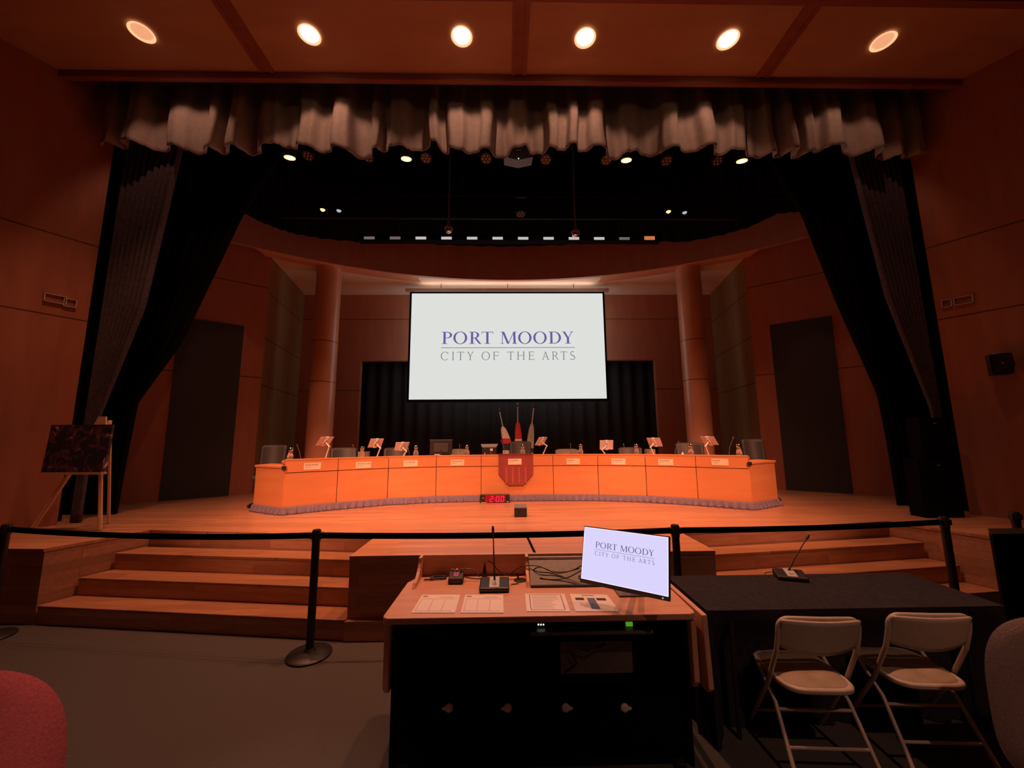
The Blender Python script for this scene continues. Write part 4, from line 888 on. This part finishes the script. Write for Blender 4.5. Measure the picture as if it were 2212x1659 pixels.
# ---- papers
def sheet(corners, label, kind):
    z = TZ+0.0015; cs = [atZ(*c, z) for c in corners]     # TL TR BR BL
    o_ = (cs[0]+cs[1]+cs[2]+cs[3])/4; t = thing('paper_sheet', label, 'paper', o_)
    P_ = lambda u, v: cs[3].lerp(cs[2], u).lerp(cs[0].lerp(cs[1], u), v)-o_
    MB().slab([P_(0, 0), P_(1, 0), P_(1, 1), P_(0, 1)], (0, 0, 0.0012)).build('sheet', 'paper', t)
    def r(mb, u0, u1, v0, v1, h=0.0013): mb.slab([P_(u0, v0)+Vector((0, 0, h)), P_(u1, v0)+Vector((0, 0, h)), P_(u1, v1)+Vector((0, 0, h)), P_(u0, v1)+Vector((0, 0, h))], (0, 0, 0.0004))
    m = MB()
    if kind == 'form':
        r(m, 0.05, 0.18, 0.86, 0.93); r(m, 0.5, 0.85, 0.84, 0.855); r(m, 0.05, 0.95, 0.74, 0.75)
        for u in (0.06, 0.36, 0.66): r(m, u, u+0.008, 0.08, 0.74)
        r(m, 0.06, 0.9, 0.08, 0.09); m.build('printed_lines', 'ink', t)
    if kind == 'notice':
        r(m, 0.1, 0.9, 0.07, 0.085); r(m, 0.1, 0.9, 0.93, 0.945); r(m, 0.1, 0.115, 0.07, 0.94); r(m, 0.885, 0.9, 0.07, 0.94); m.build('frame_line', 'darkink', t)
        m = MB(); rr = random.Random(4)
        for k in range(9): r(m, 0.16, rr.uniform(0.6, 0.84), 0.16+k*0.085, 0.175+k*0.085)
        m.build('printed_lines', 'ink', t)
    if kind == 'photo':
        r(m, 0.10, 0.32, 0.62, 0.76); r(m, 0.64, 0.88, 0.62, 0.76); r(m, 0.30, 0.62, 0.90, 0.93); m.build('dark_pictures', 'darkink', t)
        m = MB(); r(m, 0.40, 0.60, 0.12, 0.76); m.build('blue_picture', 'blueink', t)
sheet([(912, 1285), (994, 1285), (983, 1324), (888, 1324)], 'leftmost printed form on the lectern desk', 'form')
sheet([(1005, 1285), (1087, 1285), (1088, 1324), (995, 1324)], 'printed form in front of the microphone base', 'form')
sheet([(1134, 1283), (1219, 1283), (1232, 1321), (1138, 1321)], 'framed notice in a plastic sleeve on the lectern desk', 'notice')
sheet([(1231, 1283), (1311, 1285), (1339, 1321), (1243, 1321)], 'picture sheet in a plastic sleeve in front of the monitor', 'photo')

# ---- desk microphone, timer, cable bits
def desk_mic(loc, rz, label, tip, bw=0.20, bd=0.135):
    t = thing('desk_microphone_unit', label, 'microphone', loc, rz)
    MB().slab([(-bw/2, -bd/2, 0), (-bw/2, -bd/2, 0.028), (-bw/2, bd/2-0.02, 0.052), (-bw/2, bd/2, 0.046), (-bw/2, bd/2, 0)], (bw, 0, 0)).build('base', 'plastic', t, bevel=0.008)
    MB().slab([(-0.032, -bd/2+0.008, 0.0305), (0.032, -bd/2+0.008, 0.0305), (0.032, bd/2-0.022, 0.0535), (-0.032, bd/2-0.022, 0.0535)], (0, 0, 0.002)).build('button_strip', 'silver', t)
    m = MB(); k = 0.04
    for a in range(16):
        c = Vector((0.011*math.cos(a*PI/8), -0.03+0.011*math.sin(a*PI/8), 0.0405+0.11*0.011*math.sin(a*PI/8))); m.lathe([(0.0018, 0), (0.0018, 0.0016)], c=c, n=5)
    m.build('talk_button_ring', 'grey', t)
    tp = Vector(tip); s0 = Vector((0, 0.02, 0.05))
    MB().tube([s0, s0.lerp(tp, 0.35)+Vector((0, 0, 0.01)), s0.lerp(tp, 0.7)+Vector((0, 0, 0.005)), tp], [0.007, 0.005, 0.004, 0.004], 8).build('gooseneck', 'plastic', t, smooth=True)
    d = (tp-s0).normalized(); MB().tube([tp-d*0.01, tp+d*0.01, tp+d*0.035], [0.007, 0.010, 0.006], 10).build('microphone_head', 'plastic', t, smooth=True)
    return t
p = atZ(1068, 1274, TZ); b = Vector((p.x, p.y+0.02, TZ+0.001)); tipw = atY(1065, 1148, b.y+0.01)
desk_mic(b, 0, 'black conference microphone with a silver strip on the lectern desk', (tipw.x-b.x, 0.01, tipw.z-b.z), 0.19, 0.15)
p = atZ(984, 1262, TZ)
t = thing('timer_remote', 'small black timer box with a glowing red digit on the lectern desk', 'timer', (p.x, p.y+0.04, TZ+0.001))
MB().slab([(-0.05, -0.045, 0), (-0.05, -0.045, 0.035), (-0.05, 0.045, 0.065), (-0.05, 0.045, 0)], (0.10, 0, 0)).build('case', 'plastic', t, bevel=0.004)
for k, mt in ((-0.03, 'greenled'), (0.0, 'card'), (0.03, 'flagred')):
    MB().box(k-0.009, k+0.009, 0.03, 0.04, 0.062, 0.072).build('push_button', mt if mt != 'greenled' else 'flaggreen', t, bevel=0.002)
m = MB(); seven(m, 0, 0, 0.022, 0.024, 'abcdef', 0.004, y=0, sl=0.1)
m.xf(Matrix.Translation((-0.012, -0.018, 0.047)) @ Matrix.Rotation(math.radians(-70), 4, 'X')).build('digits', 'ledred', t)
MB().box(-0.02, 0.02, -0.047, -0.045, 0.012, 0.018).build('maker_plate', 'grey', t)
p = atZ(940, 1253, TZ)
t = thing('pen_pile', 'black pen lying with a small adapter left of the timer box', 'pen', (p.x, p.y, TZ+0.001), 0.12)
MB().tube([(-0.075, -0.01, 0.009), (0.075, 0.0, 0.009)], [0.005, 0.008], 8).build('pen_body', 'plastic', t)
MB().box(-0.03, 0.08, 0.025, 0.05, 0, 0.016).build('adapter', 'darkmetal', t, bevel=0.003)
MB().box(-0.035, -0.012, 0.0, 0.018, 0.012, 0.018).build('chrome_clip', 'chrome', t)
def cable(pts, label, r=0.0035):
    ps = [Vector(q_) for q_ in pts]; out = []
    for i in range(len(ps)-1):
        p0 = ps[max(i-1, 0)]; p1 = ps[i]; p2 = ps[i+1]; p3 = ps[min(i+2, len(ps)-1)]
        for k in range(6):
            s_ = k/6; out.append(0.5*((2*p1)+(p2-p0)*s_+(2*p0-5*p1+4*p2-p3)*s_*s_+(3*p1-p0-3*p2+p3)*s_**3))
    out.append(ps[-1]); return tag(MB().tube(out, r, 8).build('black_cable', 'plastic', smooth=True), label, 'cable')
cable([V(992, 1240, 2.80), V(1003, 1229, 2.82), V(1022, 1232, 2.82), V(1036, 1246, 2.80)], 'thin black cable arching right from the timer box')
cable([V(1046, 1222, 2.80), V(1050, 1213, 2.82), V(1062, 1215, 2.84), V(1080, 1236, 2.84), V(1102, 1244, 2.84), V(1140, 1240, 2.82), V(1165, 1225, 2.78), V(1205, 1238, 2.76), V(1252, 1228, 2.72)], 'black cable looping from the plug across to the monitor')
cable([V(1098, 1243, 2.83), V(1125, 1225, 2.84), V(1160, 1222, 2.80), V(1192, 1234, 2.78), V(1230, 1234, 2.74), V(1256, 1222, 2.70)], 'black cable arching over the middle cheek of the hutch')
cable([V(1166, 1248, 2.74), V(1190, 1252, 2.73), V(1225, 1248, 2.72), V(1256, 1232, 2.70)], 'black cable lying across the grey tray')
cable([atZ(1104, 1262, TZ+0.006), atZ(1118, 1260, TZ+0.006), atZ(1126, 1254, TZ+0.02)], 'short black cable from the microphone to the cable hole')
cable([atZ(1004, 1246, TZ+0.006), atZ(1020, 1249, TZ+0.006), atZ(1040, 1250, TZ+0.006)], 'short black cable lying beside the timer box')
t = thing('power_plug', 'upright black plug standing behind the conference microphone', 'plug', atZ(1047, 1250, TZ)+Vector((0, 0, 0.001)))
MB().box(-0.018, 0.018, -0.012, 0.012, 0, 0.045).build('plug_body', 'plastic', t, bevel=0.004)
MB().lathe([(0.014, 0.045), (0.010, 0.07), (0.005, 0.10)], n=12).build('strain_relief', 'plastic', t, smooth=True)
t = thing('cable_grommet', 'round black cable cover right of the conference microphone', 'cable cover', atZ(1123, 1254, TZ)+Vector((0, 0, 0.0005)))
MB().lathe([(0.042, 0), (0.042, 0.004), (0.03, 0.008)], n=24).build('disc', 'plastic', t, smooth=True)
MB().tube([(-0.01, 0.0, 0.006), (-0.018, 0.01, 0.045)], 0.006, 8).build('flap', 'plastic', t)

# ---- monitor
tl = atY(1264, 1138, 2.47); 
MR = Vector((0.855+0.04, 2.17, 0)); ML = Vector((0.45+0.045, 2.50, 0))
def solve(px, py, xy): return zat(px, py, xy)
dTL = ray(1264, 1138); dTR = ray(1445, 1161); dBR = ray(1443, 1289); dBL = ray(1255, 1249)
def hit(d, Y): k = Y/d.y; return Vector((d.x*k, Y, EYE+d.z*k))
TLp, TRp, BRp, BLp = hit(dTL, 2.50), hit(dTR, 2.20), hit(dBR, 2.14), hit(dBL, 2.44)
ctr = (TLp+TRp+BRp+BLp)/4; ex = ((TRp-TLp)+(BRp-BLp)).normalized(); ez = ((TLp-BLp)+(TRp-BRp)); ez = (ez-ex*ez.dot(ex)).normalized(); ey = ez.cross(ex)
mw = ((TRp-TLp).length+(BRp-BLp).length)/2; mh = ((TLp-BLp).length+(TRp-BRp).length)/2
t = thing('computer_monitor', 'bright white monitor showing the city lettering on the lectern desk', 'monitor', (ctr.x, ctr.y, TZ+0.001))
Rm = Matrix(((ex.x, ey.x, ez.x, 0), (ex.y, ey.y, ez.y, 0), (ex.z, ey.z, ez.z, ctr.z-TZ-0.001), (0, 0, 0, 1)))
MB().box(-mw/2-0.006, mw/2+0.006, 0.0, 0.022, -mh/2-0.022, mh/2+0.006).xf(Rm).build('bezel', 'plastic', t, bevel=0.003)
MB().box(-mw/2, mw/2, -0.0025, -0.0005, -mh/2, mh/2).xf(Rm).build('screen', 'monitor', t)
MB().box(-mw/2-0.006, mw/2+0.006, -0.003, -0.0002, -mh/2-0.022, -mh/2-0.001).xf(Rm).build('chin', 'grey', t)
MB().box(mw/2-0.03, mw/2-0.026, -0.005, -0.003, -mh/2-0.014, -mh/2-0.010).xf(Rm).build('power_light', 'whiteled', t)
m = MB(); m.box(-mw/2, mw/2, -0.0032, -0.0026, mh/2-0.003, mh/2); m.box(-mw/2, -mw/2+0.003, -0.0032, -0.0026, -mh/2, mh/2); m.box(mw/2-0.003, mw/2, -0.0032, -0.0026, -mh/2, mh/2); m.box(-mw/2, mw/2, -0.0032, -0.0026, -mh/2, -mh/2+0.003)
m.xf(Rm).build('screen_edge', 'monedge', t)
e = bpy.data.objects.new('lettering_group', None); COL.objects.link(e); e.parent = t
e.matrix_local = Rm @ Matrix.Translation((0.003, -0.0034, 0.032))
sign(e, mw*0.70, 0.15, ('montext', 'montext'))
bc = atZ(1368, 1276, TZ); bc.z = 0; lc = bc-Vector((ctr.x, ctr.y, 0))
MB().box(lc.x-0.12, lc.x+0.12, lc.y-0.10, lc.y+0.08, 0, 0.010).build('stand_base', 'grey', t, bevel=0.006)
nk = Rm @ Vector((0, 0.024, -0.02))
MB().tube([(lc.x, lc.y, 0.01), (lc.x, lc.y, nk.z*0.6), nk], 0.018, 8).build('stand_neck', 'grey', t, smooth=True)
MB().lathe([(0.016, 0), (0.016, 0.014)], c=Rm @ Vector((-mw/2-0.014, 0.03, -mh/2)), axis=-ey, n=12).build('camera_knob', 'silver', t)

# ================================================================== BLACK CLOTH TABLE
bx0_, bx1_, by0, by1, bzt = 1.20, 3.02, 2.44, 3.02, 0.742
t = thing('folding_table', 'long folding table hidden under a black cloth behind the folding chairs', 'table', ((bx0_+bx1_)/2, (by0+by1)/2, 0))
hw_, hd_ = (bx1_-bx0_)/2-0.03, (by1-by0)/2-0.03
MB().box(-hw_, hw_, -hd_, hd_, bzt-0.04, bzt-0.012).build('tabletop', 'grey', t)
for sx in (-1, 1):
    for sy in (-1, 1): MB().tube([(sx*(hw_-0.15), sy*(hd_-0.05), 0), (sx*(hw_-0.15), sy*(hd_-0.05), bzt-0.04)], 0.014, 8).build('leg', 'darkmetal', t)
def clothgen():
    m = MB(); per = [(bx0_, by0), (bx1_, by0), (bx1_, by1), (bx0_, by1)]; pts = []; nper = 400; L_ = [bx1_-bx0_, by1-by0]*2; tt = sum(L_)
    ccx, ccy = (bx0_+bx1_)/2, (by0+by1)/2
    for i in range(nper):
        s_ = i/nper*tt; k = 0
        while s_ > L_[k]: s_ -= L_[k]; k += 1
        a = Vector(per[k]); b = Vector(per[(k+1) % 4]); p = a+(b-a)*(s_/L_[k]); pts.append((p.x, p.y, (b-a).normalized()))
    rings = []
    for j in range(9):
        v = j/8; ring = []
        for i, (x, y, u) in enumerate(pts):
            ph = i/nper*2*PI*26; d = v**0.8*(0.018*(1+math.sin(ph))+0.008*math.sin(ph*2.3))
            push = 0.19*min(1, v/0.35)*max(0, 1-max(0, (y-by0)/0.22)) ; d2 = push*min(1, (bx1_-x)/0.15, (x-bx0_)/0.15) if y < by0+0.22 else 0
            ring.append((x+u.y*d, y-u.x*d+max(0, d2), bzt-0.002-(bzt-0.012)*v))
        rings.append(ring)
    vs = [q_ for r_ in rings for q_ in r_]; fs = [(j*nper+i, j*nper+(i+1) % nper, (j+1)*nper+(i+1) % nper, (j+1)*nper+i) for j in range(8) for i in range(nper)]
    n0 = len(vs); vs += [(x, y, bzt) for x, y, u in pts]; fs += [(n0+i, n0+(i+1) % nper, (i+1) % nper, i) for i in range(nper)]+[tuple(n0+i for i in range(nper))]
    m.add(vs, fs); return m
tag(clothgen().build('black_tablecloth', 'cloth', smooth=True), 'black cloth covering the long table behind the folding chairs', 'tablecloth')
p = atZ(1712, 1252, bzt); tipw = atY(1743, 1163, p.y+0.1)
desk_mic((p.x, p.y+0.02, bzt+0.001), -0.30, 'black conference microphone leaning right on the black cloth table', Matrix.Rotation(0.30, 3, 'Z') @ Vector((tipw.x-p.x, 0.08, tipw.z-bzt)), 0.19, 0.13)
cable([atZ(1692, 1243, bzt+0.004), atZ(1670, 1236, bzt+0.004), atZ(1652, 1238, bzt+0.004), atZ(1660, 1246, bzt+0.004)], 'thin cable curling left from the microphone on the black table', 0.003)

# ================================================================== FOLDING CHAIRS
def folding_chair(loc, rz, label):
    t = thing('folding_chair', label, 'chair', loc, rz, 'beige metal folding chairs at the black table')
    w_ = 0.212; H = 0.79
    # front legs run up into the back frame; the chair faces +y (towards the table)
    top = []
    for s in (-1, 1):
        MB().tube([(s*w_, -0.17, 0.60), (s*w_, -0.06, 0.38), (s*w_, 0.20, 0.0)], 0.0125, 10).build('leg', 'beige', t, smooth=True)      # runs forward to the floor
        MB().tube([(s*(w_-0.012), 0.09, 0.45), (s*(w_-0.012), -0.09, 0.30), (s*(w_+0.005), -0.27, 0.0)], 0.011, 10).build('leg', 'beige', t, smooth=True)
    fr = [(-w_, -0.17, 0.60), (-w_, -0.20, 0.70)]
    for k in range(7):
        a = PI/2*k/6; fr.append((-w_+0.05*(1-math.cos(a)), -0.205-0.012*math.sin(a), 0.735+0.05*math.sin(a)))
    fr += [(0, -0.235, 0.79)]+[(-x, y, z) for x, y, z in fr[::-1]]
    MB().tube(fr, 0.0125, 10).build('back_frame', 'beige', t, smooth=True)
    def bk(u, v):
        a = (u-0.5)*2; z = 0.785-(0.155+0.035*(1-a*a))*v; return (a*(w_-0.006), -0.222-0.028*(1-a*a)+0.055*v, z)
    MB().grid(bk, 20, 8).build('backrest', 'beige', t, smooth=True, solid=0.012)
    sp = []; 
    for k in range(32):
        a = 2*PI*k/32; c_, s_ = math.cos(a), math.sin(a); sp.append((0.205*math.copysign(abs(c_)**0.45, c_), 0.02+0.20*math.copysign(abs(s_)**0.45, s_)))
    sp = [(x*0.95, y-0.035) for x, y in sp]; m = MB(); m.prism(sp, 0.402, 0.43); m.build('seat_pan', 'beige', t, bevel=0.008, smooth=True)
    def pad(u, v):
        a = 2*PI*u; c_, s_ = math.cos(a), math.sin(a); r_ = v; return (0.176*r_*math.copysign(abs(c_)**0.5, c_), -0.015+0.18*r_*math.copysign(abs(s_)**0.5, s_), 0.431+0.022*(1-r_**4))
    MB().grid(pad, 40, 8).build('seat_pad', 'seatpad', t, smooth=True)
    for z in (0.135, 0.27):
        f = z/0.30; y = -0.27+(0.18)*f; MB().tube([(-w_+0.004, y, z), (w_-0.004, y, z)], 0.008, 8).build('rung', 'beige', t, smooth=True)
    MB().tube([(-w_, 0.115, 0.125), (w_, 0.115, 0.125)], 0.008, 8).build('rung', 'beige', t, smooth=True)
ch1 = atZ(1768, 1338, 0.79); ch2 = atZ(2005, 1330, 0.79)
folding_chair((ch1.x+0.03, ch1.y+0.235, 0), math.radians(-4), 'beige folding chair nearest the lectern desk')
folding_chair((ch2.x+0.04, ch2.y+0.235, 0), math.radians(-4), 'darker-lit folding chair beside the grey seat at the right')

# black case at the right edge
a = atY(2143, 1158, 3.55)
t = thing('equipment_case', 'tall black case at the right edge in front of the last stanchion', 'case', (a.x+0.3, 3.75, 0))
cr = [(-0.30, -0.20), (-0.08, 0.0), (0.45, 0.0), (0.45, -0.20)]
MB().prism(cr, 0.03, a.z).build('case_body', 'black', t, bevel=0.01)
MB().prism(cr, a.z, a.z+0.02).build('case_lid', 'plastic', t, bevel=0.003)
for sx in (-0.05, 0.38):
    MB().box(sx-0.03, sx+0.03, -0.16, -0.05, 0, 0.03).build('foot', 'plastic', t)

# ================================================================== NEAREST SEATS
def theatre_seat(c, label, mat, rx, top, rz=0, arms=(-1, 1)):
    t = thing('theatre_seat', label, 'seat', (c[0], c[1], 0), rz)
    def bk(u, v):
        a = 2*PI*u; c_, s_ = math.cos(a), math.sin(a); e_ = 0.62
        return (rx*v*math.copysign(abs(c_)**e_, c_), -0.055*math.sqrt(max(0, 1-v**3)), top-0.36+0.36*v*math.copysign(abs(s_)**e_, s_))
    m = MB().grid(bk, 48, 12); m.grid(lambda u, v: (lambda q_: (q_[0], -q_[1]*0.8, q_[2]))(bk(u, v)), 48, 12)
    m.build('backrest', mat, t, smooth=True)
    MB().box(-rx+0.15, rx-0.15, 0.055, 0.115, 0.46, 0.74).build('seat_cushion', mat, t, bevel=0.035, smooth=True, seg=4)
    MB().box(-rx+0.16, rx-0.16, 0.03, 0.055, 0.44, 0.60).build('hinge_bracket', 'darkmetal', t, bevel=0.004)
    for s in (-1, 1): MB().box(s*(rx-0.16)-0.02, s*(rx-0.16)+0.02, 0.0, 0.08, 0, 0.64).build('side_stand', 'darkmetal', t, bevel=0.005)
RS = atZ(0, 1455, 0.96); GS = atZ(2212, 1345, 0.88)
theatre_seat((RS.x-0.10, RS.y-0.02), 'rounded red upholstered seat back at the lower left corner', 'redseat', 0.39, 0.985, arms=(-1,))
theatre_seat((GS.x+0.17, GS.y+0.02), 'rounded grey-brown seat back at the right edge beside the folding chair', 'greyseat', 0.38, 0.90, arms=(1,))
